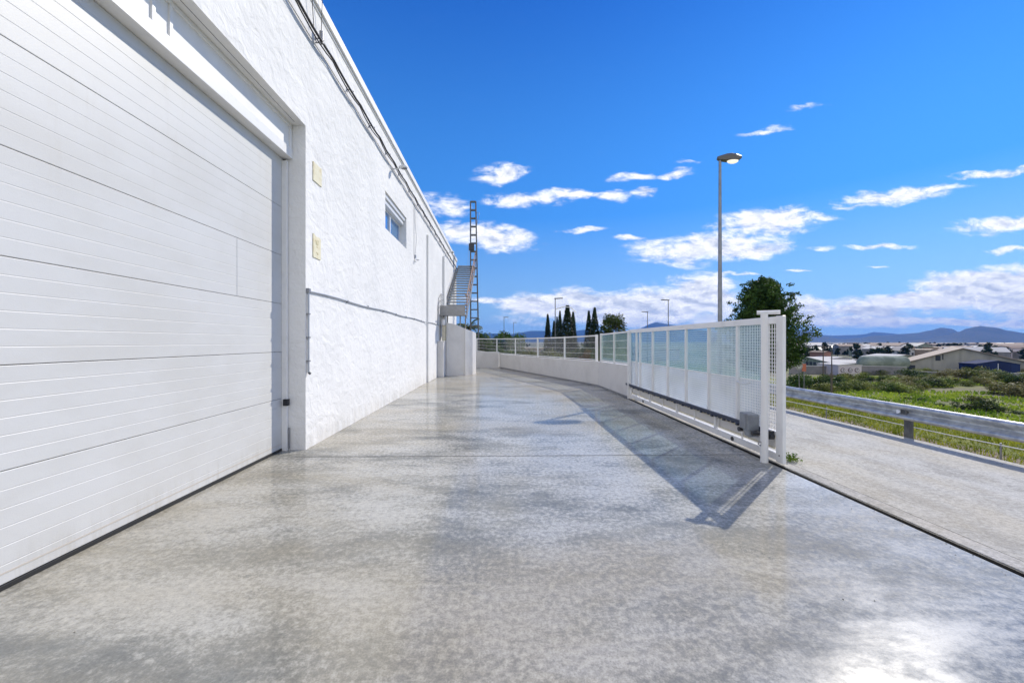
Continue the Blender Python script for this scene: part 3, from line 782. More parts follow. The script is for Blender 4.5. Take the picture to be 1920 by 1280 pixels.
mb.build('support_posts', 'stair', st)
# curved white screen round the foot of the stairs
scr = thing('stair_screen', 'curved white panel screen with sloping top round the foot of the steel stairs', 'screen', (-2, 19, 0))
def strip(pts, name, m, par, th=.05):
    """pts: (x, y, ztop); standing sheet with thickness"""
    mb = MB(); n_ = len(pts); fr = []; bk = []
    for i, (x, y, z) in enumerate(pts):
        a = Vector(pts[max(i-1, 0)][:2]); b = Vector(pts[min(i+1, n_-1)][:2]); d = (b-a).normalized()
        nn = Vector((-d.y, d.x))*th
        fr.append((x, y, z)); bk.append((x+nn.x, y+nn.y, z))
    vs = []
    for f_, b_ in zip(fr, bk): vs += [(f_[0], f_[1], -.02), f_, b_, (b_[0], b_[1], -.02)]
    fs = []
    for i in range(n_-1):
        o = i*4; q = o+4
        fs += [(o, q, q+1, o+1), (o+1, q+1, q+2, o+2), (o+2, q+2, q+3, o+3)]
    fs += [(0,1,2,3), ((n_-1)*4+3, (n_-1)*4+2, (n_-1)*4+1, (n_-1)*4)]
    mb.add(vs, fs)
    return mb.build(name, m, par)
a0 = G(833, 704.5); a1 = G(838, 705.2); a2 = G(872, 704.5); a3 = G(886, 703.2); a4 = G(892.5, 700); a5 = G(892, 696.5)
H_ = lambda p, py: CAMZ + (HOR-py)/FPX*(p.dot(FW))
strip([(a0.x, a0.y, 2.47), (a1.x, a1.y, 2.47)], 'corner_panel', 'shade_white', scr)
b = [(a1.x+.02, a1.y-.01, 2.46)]
for i in range(1, 9):
    t = i/8; p = a1.lerp(a2, t); b.append((p.x, p.y-.02*math.sin(PI*t), 2.46-.26*t**1.7))
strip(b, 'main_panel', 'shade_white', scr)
c = [(a2.x+.03, a2.y, 2.19)]
for q, z in ((a2.lerp(a3, .55), 2.14), (a3, 2.09), (a3.lerp(a4, .5)+Vector((.04, -.05, 0)), 2.04), (a4, 2.0), (a5, 1.94)): c.append((q.x, q.y, z))
strip(c, 'end_panel', 'shade_white', scr)
for q, z in ((a1, 2.5), (a2, 2.22)):
    MB().box(q.x-.03, q.x+.03, q.y-.045, q.y+.03, 0, z).build('joint_post', 'shade_white', scr, bevel=.006)
# low cabinet against the wall before the screen
y0 = OX(814, XW+.07).y; y1 = a0.y+.1
cb = thing('meter_cabinet', 'low white cabinet against the wall left of the curved stair screen', 'cabinet', (XW+.3, y1, 0))
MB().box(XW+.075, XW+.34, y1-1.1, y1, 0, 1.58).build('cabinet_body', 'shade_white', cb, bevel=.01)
MB().box(XW+.075, XW+.36, y1-1.12, y1+.01, 1.582, 1.62).build('lid', 'smooth_white', cb, bevel=.008)
dp = thing('duct_box', 'beige duct standing on the low white cabinet by the stairs', 'duct', (XW+.2, y1-.3, 1.62))
MB().box(XW+.18, XW+.34, y1-.5, y1-.15, 1.625, 2.35).build('duct', 'cream', dp, bevel=.02)
MB().tube([(XW+.26, y1-.5, 2.36), (XW+.26, y1-.5, 2.62)], .09, 12).build('duct_cap', 'smooth_white', dp)

# ------------------------------------------------------------------ lattice mast
D = 25.5
def mpt(px, z): 
    p = AT(px, HOR, D); return Vector((p.x, p.y, z))
ztop = CAMZ+(HOR-379)/FPX*D
lm = thing('lattice_mast', 'tall narrow steel ladder mast rising beside the stairs', 'mast', tuple(mpt(889, 0)))
dep = Vector(FW)*.28
Lb, Lt = mpt(882.5, -.1), mpt(882.2, ztop); Rb, Rt = mpt(898.2, -.1), mpt(892, ztop)
for (a, b) in ((Lb, Lt), (Rb, Rt)):
    MB().bar(a, b, .085, .06, up=FW).build('leg', 'galv_dark', lm)
    MB().bar(a+dep, b+dep*.6, .05, .05, up=FW).build('leg', 'galv_dark', lm)
mb = MB(); k = 20
for i in range(k+1):
    t = i/k; t = 1-(1-t)**1.0
    a = Lb.lerp(Lt, t); b = Rb.lerp(Rt, t)
    mb = MB(); mb.bar(a, b, .08, .075, up=UP)
    mb.bar(a+dep*(1-.4*t), b+dep*(1-.4*t), .05, .04, up=UP)
    mb.bar(a, a+dep*(1-.4*t), .04, .04); mb.bar(b, b+dep*(1-.4*t), .04, .04)
    mb.build('rung', 'galv_dark', lm)
a = mpt(881, CAMZ+(HOR-465)/FPX*D)
MB().box(a.x-.05, a.x+.28, a.y-.14, a.y+.05, a.z-.2, a.z+.24).build('junction_box', 'dark', lm, bevel=.01)
a = mpt(893, CAMZ+(HOR-400)/FPX*D); b = mpt(898, a.z)
MB().tube([a, b+Vector((.02, 0, .02)), b+Vector((-.02, 0, -.25)), mpt(893.5, a.z-.85)], .014, 6).build('hoop', 'grey_metal', lm)
MB().tube([mpt(879, a.z-2.0), mpt(877.5, a.z-3.2), mpt(877, a.z-6.0)], .010, 6).build('wire', 'conduit', lm)

# ------------------------------------------------------------------ low wall with glazed fence
base = [G(893, 689.8), G(936, 690), G(1001.7, 702.3), G(1060, 713), G(1122, 725), G(1177, 746.8)]
lw = thing('boundary_wall', 'low white masonry wall curving along the far side of the driveway', 'wall', tuple(base[3]))
def wall_run(pts, h, th=.2):
    mb = MB(); n_ = len(pts); vs = []
    for i, p in enumerate(pts):
        d1 = (pts[i]-pts[i-1]).normalized() if i else None
        d2 = (pts[i+1]-pts[i]).normalized() if i < n_-1 else None
        d = ((d1 or d2)+(d2 or d1)).normalized(); nn = Vector((-d.y, d.x, 0))*th
        q = p+nn; hh = h[i] if isinstance(h, list) else h
        vs += [(p.x, p.y, -.1), (p.x, p.y, hh), (q.x, q.y, hh), (q.x, q.y, -.1)]
    fs = []
    for i in range(n_-1):
        o = i*4; q = o+4
        fs += [(o, q, q+1, o+1), (o+1, q+1, q+2, o+2), (o+2, q+2, q+3, o+3)]
    fs += [(0,1,2,3), ((n_-1)*4+3, (n_-1)*4+2, (n_-1)*4+1, (n_-1)*4)]
    mb.add(vs, fs); return mb
left_ext = base[0]+Vector((-3.0, .3, 0))
wall_run([left_ext, base[0], base[1]+Vector((-.02, 0, 0))], .97).build('wall_section', 'shade_white', lw, bevel=.006)
HW = .90
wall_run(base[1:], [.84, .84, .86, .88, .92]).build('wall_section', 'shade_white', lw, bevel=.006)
wall_run([p+Vector((0, 0, 0)) for p in base[1:]], .05, -.015).build('base_joint', 'grey_metal', lw)
# drain spouts
fc = thing('glazed_fence', 'white steel fence with smoky glass panels on top of the low wall', 'fence', tuple(base[3]+Vector((0, 0, .9))))
def on_wall(px):
    """point on the wall line seen in column px"""
    r = ray(px, HOR)
    pts = [left_ext]+base
    for i in range(len(pts)-1):
        a, b = pts[i], pts[i+1]
        d = b-a; den = r.x*d.y-r.y*d.x
        if abs(den) < 1e-9: continue
        t = (a.x*d.y-a.y*d.x)/den; s_ = (a.x*r.y-a.y*r.x)/den
        if t > 0 and -.001 <= s_ <= 1.001:
            nn = Vector((-d.y, d.x, 0)).normalized()*.07
            return Vector((r.x*t, r.y*t, 0))+nn
    return None
posts = [(893.6, 1.78, .97), (931.5, 1.77, .84), (964.2, 1.77, .84), (1006, 1.77, .85), (1056, 1.79, .86), (1115.5, 1.83, .88), (1124, 1.86, .885), (1148.3, 1.88, .90), (1174.5, 1.90, .92)]
PP = [(on_wall(px), zt, zb_) for px, zt, zb_ in posts]
for i, (p, zt, zb_) in enumerate(PP):
    wd = .07 if i not in (5, 6) else .09
    MB().box(p.x-wd/2, p.x+wd/2, p.y-wd/2, p.y+wd/2, zb_-.01, zt+.02).build('post', 'white_metal', fc, bevel=.004)
for i in range(len(PP)-1):
    (a, za, ba), (b, zb2, bb) = PP[i], PP[i+1]
    if i == 5: continue
    d = (b-a).normalized(); a_ = a+d*.035; b_ = b-d*.035
    up = UP
    MB().bar(a_+UP*(za-.02), b_+UP*(zb2-.02), .05, .05).build('top_rail', 'white_metal', fc)
    MB().bar(a_+UP*(ba+.05), b_+UP*(bb+.05), .045, .035).build('bottom_rail', 'white_metal', fc)
    mb = MB()
    nw = 4
    for k in range(1, nw):
        t = k/nw
        mb.bar(a_+UP*(ba+.07+(za-.05-ba-.07)*t)-FW*.02, b_+UP*(bb+.07+(zb2-.05-bb-.07)*t)-FW*.02, .008, .009)
    mb.build('mid_wires', 'white_metal', fc)
    nn = Vector((-d.y, d.x, 0))
    mb = MB().add([a_+UP*(ba+.068), b_+UP*(bb+.068), b_+UP*(zb2-.046), a_+UP*(za-.046)], [(0,1,2,3)])
    mb = MB().obox((a_+b_)/2+UP*((za+ba+zb2+bb)/4+.01), d, (b_-a_).length/2, nn, .004, UP, (za-ba-.11)/2)
    mb.build('glass_panel', 'fence_pane_green' if i >= 6 else 'fence_pane', fc)

# ------------------------------------------------------------------ sliding gate
GY0 = 4.955; GYE = 11.05; GT = 1.93; TH = .055
x0, x1 = XG, XG+TH
gate = thing('sliding_gate', 'long white sliding gate with teal upper panes standing open beside the driveway', 'gate', (XG, 8, 0))
NB = 7; pit = (GYE-GY0-.16)/NB
mb = MB().box(x0, x1, GY0+.124, GYE, GT-.095, GT); mb.build('top_rail', 'white_metal', gate, bevel=.005)
mb = MB().box(x0-.010, x1+.006, GY0+.124, GYE, .045, .135); mb.build('bottom_beam', 'white_metal', gate, bevel=.006)
MB().box(x0-.012, x1-.02, GY0, GY0+.125, .025, GT+.004).build('end_stile', 'white_metal', gate, bevel=.006)
MB().box(x0, x1, GYE-.07, GYE, .136, GT-.097).build('end_stile', 'white_metal', gate, bevel=.004)
ZR = .385
MB().box(x0, x1, GY0+.124, GYE-.07, ZR-.03, ZR+.03).build('middle_rail', 'white_metal', gate, bevel=.004)
ZP = 1.04
for k in range(NB+1):
    y = GY0+.16+pit*k
    if 0 < k < NB:
        MB().box(x0+.002, x1-.002, y-.02, y+.02, ZR+.031, GT-.096).build('upright', 'white_metal', gate, bevel=.003)
    if k == NB-1:
        MB().box(x0+.002, x1-.002, y+.26, y+.30, ZR+.031, GT-.096).build('upright', 'white_metal', gate, bevel=.003)
for k in range(NB):
    ya = GY0+.16+pit*k+.021; yb = GY0+.16+pit*(k+1)-.021
    if k == 0: ya = GY0+.126
    if k == NB-1: yb = GYE-.071
    yf = ya
    if k == 0:
        ya = 5.33
        MB().box(x0+.004, x0+.05, 5.30, 5.328, ZR+.031, GT-.096).build('upright', 'white_metal', gate, bevel=.003)
    MB().box(x0+.050, x0+.054, ya, yb, ZP+.012, GT-.097).build('upper_pane', 'teal_pane', gate)
    MB().box(x0+.050, x0+.054, ya, yb, ZR+.032, ZP-.012).build('lower_pane', 'white_pane', gate)
    MB().box(x0+.038, x0+.058, ya, yb, ZP-.011, ZP+.011).build('pane_rail', 'white_metal', gate)
    ya = yf
    mb = MB(); nh = 36
    fine = k > 1
    for i in range(1, nh):
        z = ZR+.03+(GT-.13-ZR)*i/nh
        if abs(z-ZP) < .014: continue
        r_ = .0016 if fine else .0026
        mb.box(x0+.030, x0+.030+r_*1.6, ya if k else 5.33, yb, z-r_, z+r_)
    if k == 0:
        i = 0; z = ZR+.08
        while z < GT-.12:
            mb.box(x0+.026, x0+.034, ya, 5.30, z-.0042, z+.0042); z += .05
        y = ya+.04
        while y < 5.29:
            mb.box(x0+.0345, x0+.042, y-.0042, y+.0042, ZR+.035, GT-.10); y += .05
    if k < 2:
        nv = int((yb-ya)/.036)
        for i in range(1, nv):
            y = ya+(yb-ya)*i/nv
            if k == 0 and y < 5.33: continue
            mb.box(x0+.0385, x0+.0445, y-.003, y+.003, ZR+.035, GT-.10)
    mb.build('wire_mesh', 'white_metal', gate)
# handle
y = GY0+.16+pit*1-.05
MB().tube([(x0-.0, y-.28, 1.06-.06), (x0-.05, y-.28, .985), (x0-.05, y-.02, .985), (x0-.0, y-.02, 1.0)], .011, 8).build('handle', 'alu', gate)
# kick panels, cream strips, short posts
nk = 4; kp = (GYE-GY0-.24)/nk
for k in range(nk):
    ya = GY0+.17+kp*k; yb = ya+kp
    MB().box(x0+.04, x0+.05, ya+.03, yb-.035, .185, ZR-.032).build('kick_panel', 'shade_white', gate)
    MB().box(x0+.028, x0+.040, ya+.03, yb-.035, ZR-.075, ZR-.035).build('kick_trim', 'cream', gate)
    MB().box(x0+.028, x0+.040, ya+.03, yb-.035, .168, .190).build('kick_trim', 'cream', gate)
    MB().box(x0+.004, x1-.004, yb-.03, yb+.03, .137, ZR-.031).build('short_post', 'white_metal', gate, bevel=.004)
    MB().tube([(x0+.02, yb-.035, .16), (x0+.02, yb-.09, .20), (x0+.02, yb-.10, .27), (x0+.02, yb-.09, .33), (x0+.02, yb-.035, ZR-.04)], .010, 8).build('brace', 'white_metal', gate)
    MB().box(x0+.018, x0+.038, (ya+yb)/2-.012, (ya+yb)/2+.012, .137, ZR-.031).build('short_post', 'white_metal', gate)
# toothed rack with cable chain
mb = MB().box(x0-.045, x0-.004, GY0+.17, GYE+.15, ZR-.022, ZR+.030)
y = GY0+.2; i = 0
while y < GYE+.1:
    mb.box(x0-.043, x0-.008, y, y+.05, ZR-.042-(.016 if i % 3 == 0 else 0), ZR-.0225); y += .12; i += 1
M['rack'] = mat('blue_black_nylon_rack', (.018, .028, .060), .35)
mb.build('toothed_rack', 'rack', gate, bevel=.003)
for y in (6.05, 9.9):
    MB().tube([(x0-.02, y, .085), (x0+.02, y, .085)], .035, 14).build('wheel_axle', 'dark', gate)
MB().tube([(x0-.015, GY0+.06, .12), (x0-.01, GY0+.06, .12)], .010, 8).build('bolt', 'dark', gate)

# guide post with bracket
gp = thing('guide_post', 'white round post with a rounded bracket guiding the near end of the gate', 'post', (XG-.16, 5.22, 0))
pb_ = G(1433, 867); px_ = pb_.x; py_ = pb_.y
gp.location = (px_, py_, 0)
MB().tube([(px_, py_, 0), (px_, py_, 1.975)], .043, 20).build('pole', 'white_metal', gp)
MB().tube([(px_, py_, 0), (px_, py_, .62)], .047, 20).build('lower_sleeve', 'white_metal', gp)
mb = MB().tube([(px_-.055, py_+.07, 1.985), (px_-.04, py_+.06, 1.985), (px_+.16, py_-.05, 1.985), (px_+.175, py_-.06, 1.985)], .027, 14)
mb.box(px_-.01, XG+.02, py_-.04, py_+.02, 1.962, 1.975)
mb.build('top_bracket', 'white_metal', gp, bevel=.015)
MB().tube([(px_-.045, py_, .27), (px_-.085, py_-.01, .265), (px_-.09, py_-.01, .24), (px_-.06, py_-.02, .225)], .008, 8).build('ring', 'grey_metal', gp)

# motor housing
a = G(1401, 850).y
mo = thing('gate_motor', 'grey plastic gate motor housing with bracket beside the round post', 'gate motor', (XG-.1, 5.55, .3))
mx0, mx1 = XG-.20, XG-.045; my0, my1 = 5.36, 5.57
prof = [(my1, .37), (my0, .36), (my0, .575), (my0+.015, .59), (my1-.02, .60), (my1, .585)]
mb = MB(); n_ = len(prof)
mb.add([(mx0, y, z) for y, z in prof]+[(mx1, y, z) for y, z in prof], [tuple(range(n_)), tuple(range(2*n_-1, n_-1, -1))]+[(i, n_+i, n_+(i+1)%n_, (i+1)%n_) for i in range(n_)])
mb.build('housing', 'motor', mo, bevel=.012)
MB().box(mx0-.012, mx0+.02, my0+.05, my0+.11, .38, .585).build('cover_rib', 'motor', mo, bevel=.008)
prof = [(my1-.06, .368), (my0, .358), (my0, .275), (my1-.11, .285)]
mb = MB(); n_ = 4
mb.add([(mx0+.01, y, z) for y, z in prof]+[(mx1, y, z) for y, z in prof], [tuple(range(n_)), tuple(range(2*n_-1, n_-1, -1))]+[(i, n_+i, n_+(i+1)%n_, (i+1)%n_) for i in range(n_)])
mb.build('lower_housing', 'motor', mo, bevel=.01)
MB().tube([(mx0-.01, my1-.0, .345), (mx1, my1-.0, .345)], .032, 12).build('pinion', 'dark', mo)
MB().tube([(mx0+.02, my0-.05, .34), (mx1, my0-.05, .34)], .030, 12).build('cable_gland', 'dark', mo)
# roller carriage at the near end of the rack
rc = thing('roller_carriage', 'black roller carriage on the gate between the post and its end stile', 'roller', (XG-.03, 5.2, .38))
mb = MB().box(XG-.05, XG-.002, 5.12, 5.24, .33, .41).tube([(XG-.06, 5.14, .34), (XG-.005, 5.14, .34)], .04, 12)
mb.build('carriage', 'dark', rc, bevel=.006)
MB().tube([(XG-.055, 5.26, .36), (XG-.004, 5.26, .36)], .038, 12).build('roller', 'dark', rc)

# post and guide at the far end of the gate
fp = thing('gate_end_post', 'white square post where the low wall ends at the far end of the gate', 'post', (3.55, 11.35, 0))
q = G(1180.5, 748.5)
MB().box(q.x-.04, q.x+.04, q.y, q.y+.08, 0, 1.90).build('post', 'white_metal', fp, bevel=.005)
mb = MB().tube([(q.x+.03, q.y-.06, 0), (q.x+.03, q.y-.06, .24), (q.x+.05, q.y-.07, .31), (q.x+.10, q.y-.09, .33), (q.x+.15, q.y-.10, .29), (q.x+.16, q.y-.10, 0)], .04, 12)
mb.build('roller_guard', 'white_metal', fp)
MB().tube([(q.x+.16, q.y-.12, .34), (q.x+.18, q.y-.14, .40), (q.x+.20, q.y-.2, .50), (q.x+.22, q.y-.2, .62)], .016, 8).build('cable_conduit', 'white_metal', fp)

# little weed at the gate foot
def tuft(c, n_, h, sp, m, name, lab, cat, seed):
    random.seed(seed); mb = MB(); c = Vector(c)
    for i in range(n_):
        a = random.uniform(0, 2*PI); r_ = random.uniform(0, sp); hh = h*random.uniform(.4, 1)*(1-.4*r_/sp)
        p = c+Vector((math.cos(a)*r_, math.sin(a)*r_, hh*random.uniform(.2, 1)))
        mb.leaf(p, random.uniform(.02, .045), asp=.45)
    for i in range(8):
        a = random.uniform(0, 2*PI); mb.tube([c, c+Vector((math.cos(a)*sp*.6, math.sin(a)*sp*.6, h*.8))], .003, 4)
    return tag(mb.build(name, m, loc=tuple(c)), lab, cat)
q = G(1490, 856)
tuft((XG+.24, 5.16, .004), 220, .13, .14, 'leaf_bright', 'weed', 'small green weed growing on the concrete behind the gate end', 'weed', 5)

# ------------------------------------------------------------------ guardrail
gr = thing('guardrail', 'galvanised steel guardrail along the right edge of the concrete road', 'guardrail', (XR, 8, 0))
def wbeam(y0, y1, off=0.0):
    zc_, hh = .40, .132
    prof = []
    N_ = 22
    for i in range(N_+1):
        t = -1+2*i/N_
        prof.append((.042*math.cos(t*PI*1.5)*(1 if abs(t) < .95 else .6)-off, t*hh))
    front = [(XR+x_, z_) for x_, z_ in prof]
    back = [(XR+x_+.004, z_) for x_, z_ in reversed(prof)]
    pr = [(x_, 0, zc_+z_) for x_, z_ in front+back]
    return MB().extrude(pr, (0, y0, 0), (0, y1, 0), smooth=False)
yj = OX(1697, XR).y
segs = [(-4.0+.0, yj-4.0), (yj-4.0-.12, yj+.05), (yj-.10, yj+4.0), (yj+3.88, yj+8.0), (yj+7.88, yj+12), (yj+11.88, yj+16), (yj+15.88, yj+20)]
for i, (a, b) in enumerate(segs):
    o = wbeam(a, b, .005*(i % 2)).build('beam', 'galv', gr)
    for p_ in o.data.polygons: p_.use_smooth = True
    mdf = o.modifiers.new('edges', 'EDGE_SPLIT'); mdf.split_angle = R(50)
py0 = OX(1707, XR+.12).y
for k in range(-2, 6):
    y = py0+4.0*k
    if y > yj+20: break
    o = MB().box(XR+.055, XR+.075, y-.05, y+.05, -.3, .46).box(XR+.0755, XR+.125, y-.05, y-.038, -.3, .46).box(XR+.0755, XR+.125, y+.038, y+.05, -.3, .46).build('post', 'galv_dark', gr, bevel=.004)
    MB().box(XR+.0, XR+.054, y-.05, y+.05, .34, .45).build('spacer', 'galv_dark', gr)
    MB().tube([(XR-.012, y, .40), (XR+.03, y, .40)], .018, 8).build('bolt', 'galv_dark', gr)
yq = OX(1680, XR-.05).y
mb = MB(); pr = [(0, -.035)]+[(.06*math.sin(PI*i/8), -.035*math.cos(PI*i/8)) for i in range(1, 8)]+[(0, .035)]
n_ = len(pr)
mb.add([(XR-.035, yq-a_, .40+b_) for a_, b_ in pr]+[(XR-.045, yq-a_, .40+b_) for a_, b_ in pr], [tuple(range(n_, 2*n_))]+[(i, (i+1)%n_, n_+(i+1)%n_, n_+i) for i in range(n_)])
mb.build('reflector', mat('white_reflector', (.85, .86, .88), .2), gr)
wr = MB().tube([(XR+.23, -4+i*1.0, .13+.008*math.sin(i*1.7)) for i in range(26)], .008, 6)
cw = thing('white_cable', 'thin white cable stretched low behind the guardrail', 'cable', (XR+.23, 6, .1))
wr.build('cable_line', 'smooth_white', cw)
for i in range(0, 25, 3): MB().tube([(XR+.24, -3.6+i*1.0, -.2), (XR+.24, -3.6+i*1.0, .16)], .012, 6).build('cable_peg', 'grey_metal', cw)

# grass strip
random.seed(3); mb = MB()
for i in range(22000):
    y = random.uniform(1.5, 17); x = random.uniform(6.86, 9.2)
    if x < 8.0 and random.random() < .25+.35*mn.noise(Vector((x*2.2, y*1.1, 0))) : continue
    if x < 7.28+.38*mn.noise(Vector((y*1.6, 2, 0))): continue
    z = terr(x, y); h = random.uniform(.04, .13)*(1+.7*mn.noise(Vector((x*1.6, y*1.6, 4))))
    a = random.uniform(0, 2*PI); d = Vector((math.cos(a), math.sin(a), 0))*random.uniform(.005, .011)
    l = Vector((random.gauss(0, .03), random.gauss(0, .03), h))
    p = Vector((x, y, z-.01))
    mb.add([p-d, p+d, p+l], [(0,1,2)])
for i in range(5200):
    y = random.uniform(1.5, 16); x = random.uniform(7.15, 8.9)
    if mn.noise(Vector((x*1.3, y*1.3, 7))) < .0: continue
    mb.leaf((x, y, terr(x, y)+random.uniform(.0, .09)), random.uniform(.02, .06), asp=.6)
M['grass'] = mk_foliage('roadside_grass', (.08, .12, .008), (.38, .38, .04), 2.6, .35)
stuff(mb.build('roadside_grass', 'grass'), 'ragged green grass and weeds behind the guardrail', 'grass')

random.seed(15); mb = MB()
for i in range(420):
    r_ = random.random()
    if r_ < .45: x, y = XS0-abs(random.gauss(0, .10))-.012, random.uniform(1.5, 11)
    elif r_ < .7: x, y = XW+.02+abs(random.gauss(0, .06)), random.uniform(5.9, 18)
    elif r_ < .85: x, y = 6.5+random.gauss(0, .12), random.uniform(3, 14)
    else: x, y = random.uniform(-2.6, 3.4), random.uniform(1.6, 12)
    q_ = random.uniform(.002, .006)*(1.5 if r_ > .7 and r_ < .85 else 1); vs = []
    for dx, dy, dz_ in ((1,0,.3),(0,1,.3),(-1,0,.3),(0,-1,.3),(0,0,1),(0,0,-.2)):
        vs.append((x+dx*q_*random.uniform(.6,1.3), y+dy*q_*random.uniform(.6,1.3), .001+max(0, dz_*q_)))
    mb.add(vs, [(0,1,4),(1,2,4),(2,3,4),(3,0,4)])
stuff(mb.build('grit', mat('stone_grit', (.13, .12, .10), .9)), 'scattered dark grit along the slot, the wall foot and the road edge', 'grit')

# ------------------------------------------------------------------ street lamps
def lamp_mesh(D, px, pyb_hidden, pytop, zb, hd, lab, big=False, group=None, mt='galv_dark'):
    p = AT(px, HOR, D); ztop = CAMZ+(HOR-pytop)/FPX*D
    t_ = thing('street_lamp', lab, 'street lamp', (p.x, p.y, zb), group)
    H = ztop-zb
    r0, r1 = (.095, .05) if big else (.075, .045)
    MB().tube([(p.x, p.y, zb), (p.x, p.y, ztop)], r0, 14 if big else 8, r2=r1).build('pole', mt, t_)
    return t_, p, ztop
def lamp_glow():
    m = mat('glowing_frosted_bowl', (.85, .80, .70), .25); b = m.node_tree.nodes['Principled BSDF']
    b.inputs['Emission Color'].default_value = (1, .90, .74, 1); b.inputs['Emission Strength'].default_value = .75
    return m
t_, p, zt = lamp_mesh(15.6, 1350, 0, 302, -.13, 0, 'tall grey street lamp with flat head behind the open gate', True, 'street lamps', 'grey_metal')
r = RT
# head: tapered housing with a bowl below
L = .90
secs = [(-.10, .07, .17, .04, .00), (.0, .09, .20, .0, .0), (.25, .13, .28, -.02, .03), (.42, .15, .30, -.02, .05), (.60, .15, .28, -.02, .05), (.80, .12, .21, .04, .04)]
mb = MB(); rings = []
for (s_, hw, top, bot, tp) in secs:
    c = Vector((p.x, p.y, zt))+r*s_
    wdt = FW
    rings.append([c-wdt*hw+UP*bot, c+wdt*hw+UP*bot, c+wdt*hw+UP*(top*.55), c+wdt*hw*.45+UP*top*.9, c-wdt*hw*.45+UP*top*.9, c-wdt*hw+UP*(top*.55)])
vs = [v for rg in rings for v in rg]; n_ = 6
fs = [(i*n_+j, i*n_+(j+1)%n_, (i+1)*n_+(j+1)%n_, (i+1)*n_+j) for i in range(len(rings)-1) for j in range(n_)]
fs += [tuple(range(n_-1, -1, -1)), tuple((len(rings)-1)*n_+j for j in range(n_))]
hd_ = mb.add(vs, fs).build('lamp_head', mat('brown_grey_housing', (.13, .115, .10), .5), t_, bevel=.01)
MB().ell(tuple(Vector((p.x, p.y, zt-.02))+r*.50), .22, .14, .095, 16, 10).build('glass_bowl', lamp_glow(), hd_)
MB().box(p.x-.14, p.x+.14, p.y-.14, p.y+.14, -.12, -.02).build('base_plate', 'kerb', t_)
far_l = [(1214, 586, 60, 'slim far street lamp over the gate top, left one of the pair'), (1253, 564, 48, 'slim far street lamp over the gate top, right one of the pair'),
         (1041, 561, 45, 'far street lamp with curved arm behind the cypresses'), (945, 596, 75, 'far street lamp above the trees left of the cypresses'), (963, 606, 105, 'smallest far street lamp above the left tree line')]
for (px, py, D, lab) in far_l:
    q_ = AT(px, HOR, D); zb_ = terr(q_.x, q_.y)
    t2, p2, z2 = lamp_mesh(D, px, 0, py, zb_, 0, lab, False, 'street lamps')
    s_ = 1 if px > 1200 or px < 1050 else 1
    if px in (1214, 1253): s_ = -1
    MB().bar(p2+UP*(z2-CAMZ+.02)+RT*(-.1*s_), p2+UP*(z2-CAMZ+.06)+RT*(.85*s_), .26, .10).build('lamp_head', 'galv_dark', t2)
    if px == 1041:
        MB().tube([p2+UP*(z2-CAMZ-1.2), p2+UP*(z2-CAMZ-.9)+RT*1.0, p2+UP*(z2-CAMZ-1.0)+RT*1.8, p2+UP*(z2-CAMZ-1.6)+RT*2.4], .05, 6).build('arm', 'alu', t2)

# ------------------------------------------------------------------ trees
def limb(mb, a, d, L, r0, r1, up=.25, n_=6, jit=.12):
    pts = [Vector(a)]; d = Vector(d).normalized()
    for i in range(n_):
        d = (d+UP*up/n_+Vector((random.gauss(0, jit), random.gauss(0, jit), random.gauss(0, jit*.6)))/1.0*.5).normalized()
        pts.append(pts[-1]+d*L/n_)
    mb.tube(pts, r0, 7, r2=r1); return pts
def cluster(mb, c, rad, n_, ls, flat=.7, asp=.6):
    for i in range(n_):
        v = Vector((random.gauss(0, 1), random.gauss(0, 1), random.gauss(0, 1))).normalized()*rad*random.random()**.5
        v.z *= flat; nn = v.normalized()+Vector((random.gauss(0, .6), random.gauss(0, .6), random.gauss(0, .6)+.4)) if v.length > 1e-5 else UP
        mb.leaf(Vector(c)+v, ls*random.uniform(.6, 1.3), nn, asp)
def big_evergreen(base, H, Rw, seed, name, lab, m='leaf_dark', ls=.155):
    random.seed(seed); base = Vector(base)
    t_ = thing(name, lab, 'tree', tuple(base))
    tb = MB(); tr = limb(tb, base, (0.02, 0, 1), H*.93, .20, .03, 0, 12, .04)
    cb_ = MB()
    k = 175
    for i in range(k):
        f = .14+.84*i/k; idx = f*12; i0 = min(int(idx), 11); o = tr[i0].lerp(tr[i0+1], idx-i0)
        # crown outline: wide low, rounded top, uneven
        g = (f-.14)/.84
        prof_ = (1-g)**.74*(.55+.45*min(g*5, 1))+.08
        a = i*2.399+random.uniform(-.4, .4)
        L = Rw*prof_*random.uniform(.72, 1.14)
        d = Vector((math.cos(a), math.sin(a), .15+.75*g))
        pts = limb(tb, o, d, L, .035*(1-.6*g)+.006, .006, .35, 6, .16)
        for j, q_ in enumerate(pts[1:]):
            t = (j+1)/6
            if t < .3 and random.random() < .6: continue
            cluster(cb_, q_, .24+.18*random.random()+.10*(1-t), 34 if t > .6 else 24, ls, .6, .5)
            if random.random() < .75:
                q2 = q_+Vector((random.gauss(0, .25), random.gauss(0, .25), random.uniform(0, .3)))
                cluster(cb_, q2, .22, 24, ls, .7, .5)
    cluster(cb_, tr[-1], .30, 60, ls, 1.5, .42)
    tb.build('trunk', 'bark', t_); cb_.build('crown', m, t_)
    return t_
D = 24.0
q = AT(1431, HOR, D); zb = terr(q.x, q.y)
big_evergreen((q.x, q.y, zb), CAMZ+(HOR-516)/FPX*D-zb, 3.05, 21, 'evergreen_tree', 'dark green evergreen tree behind the near end of the gate')

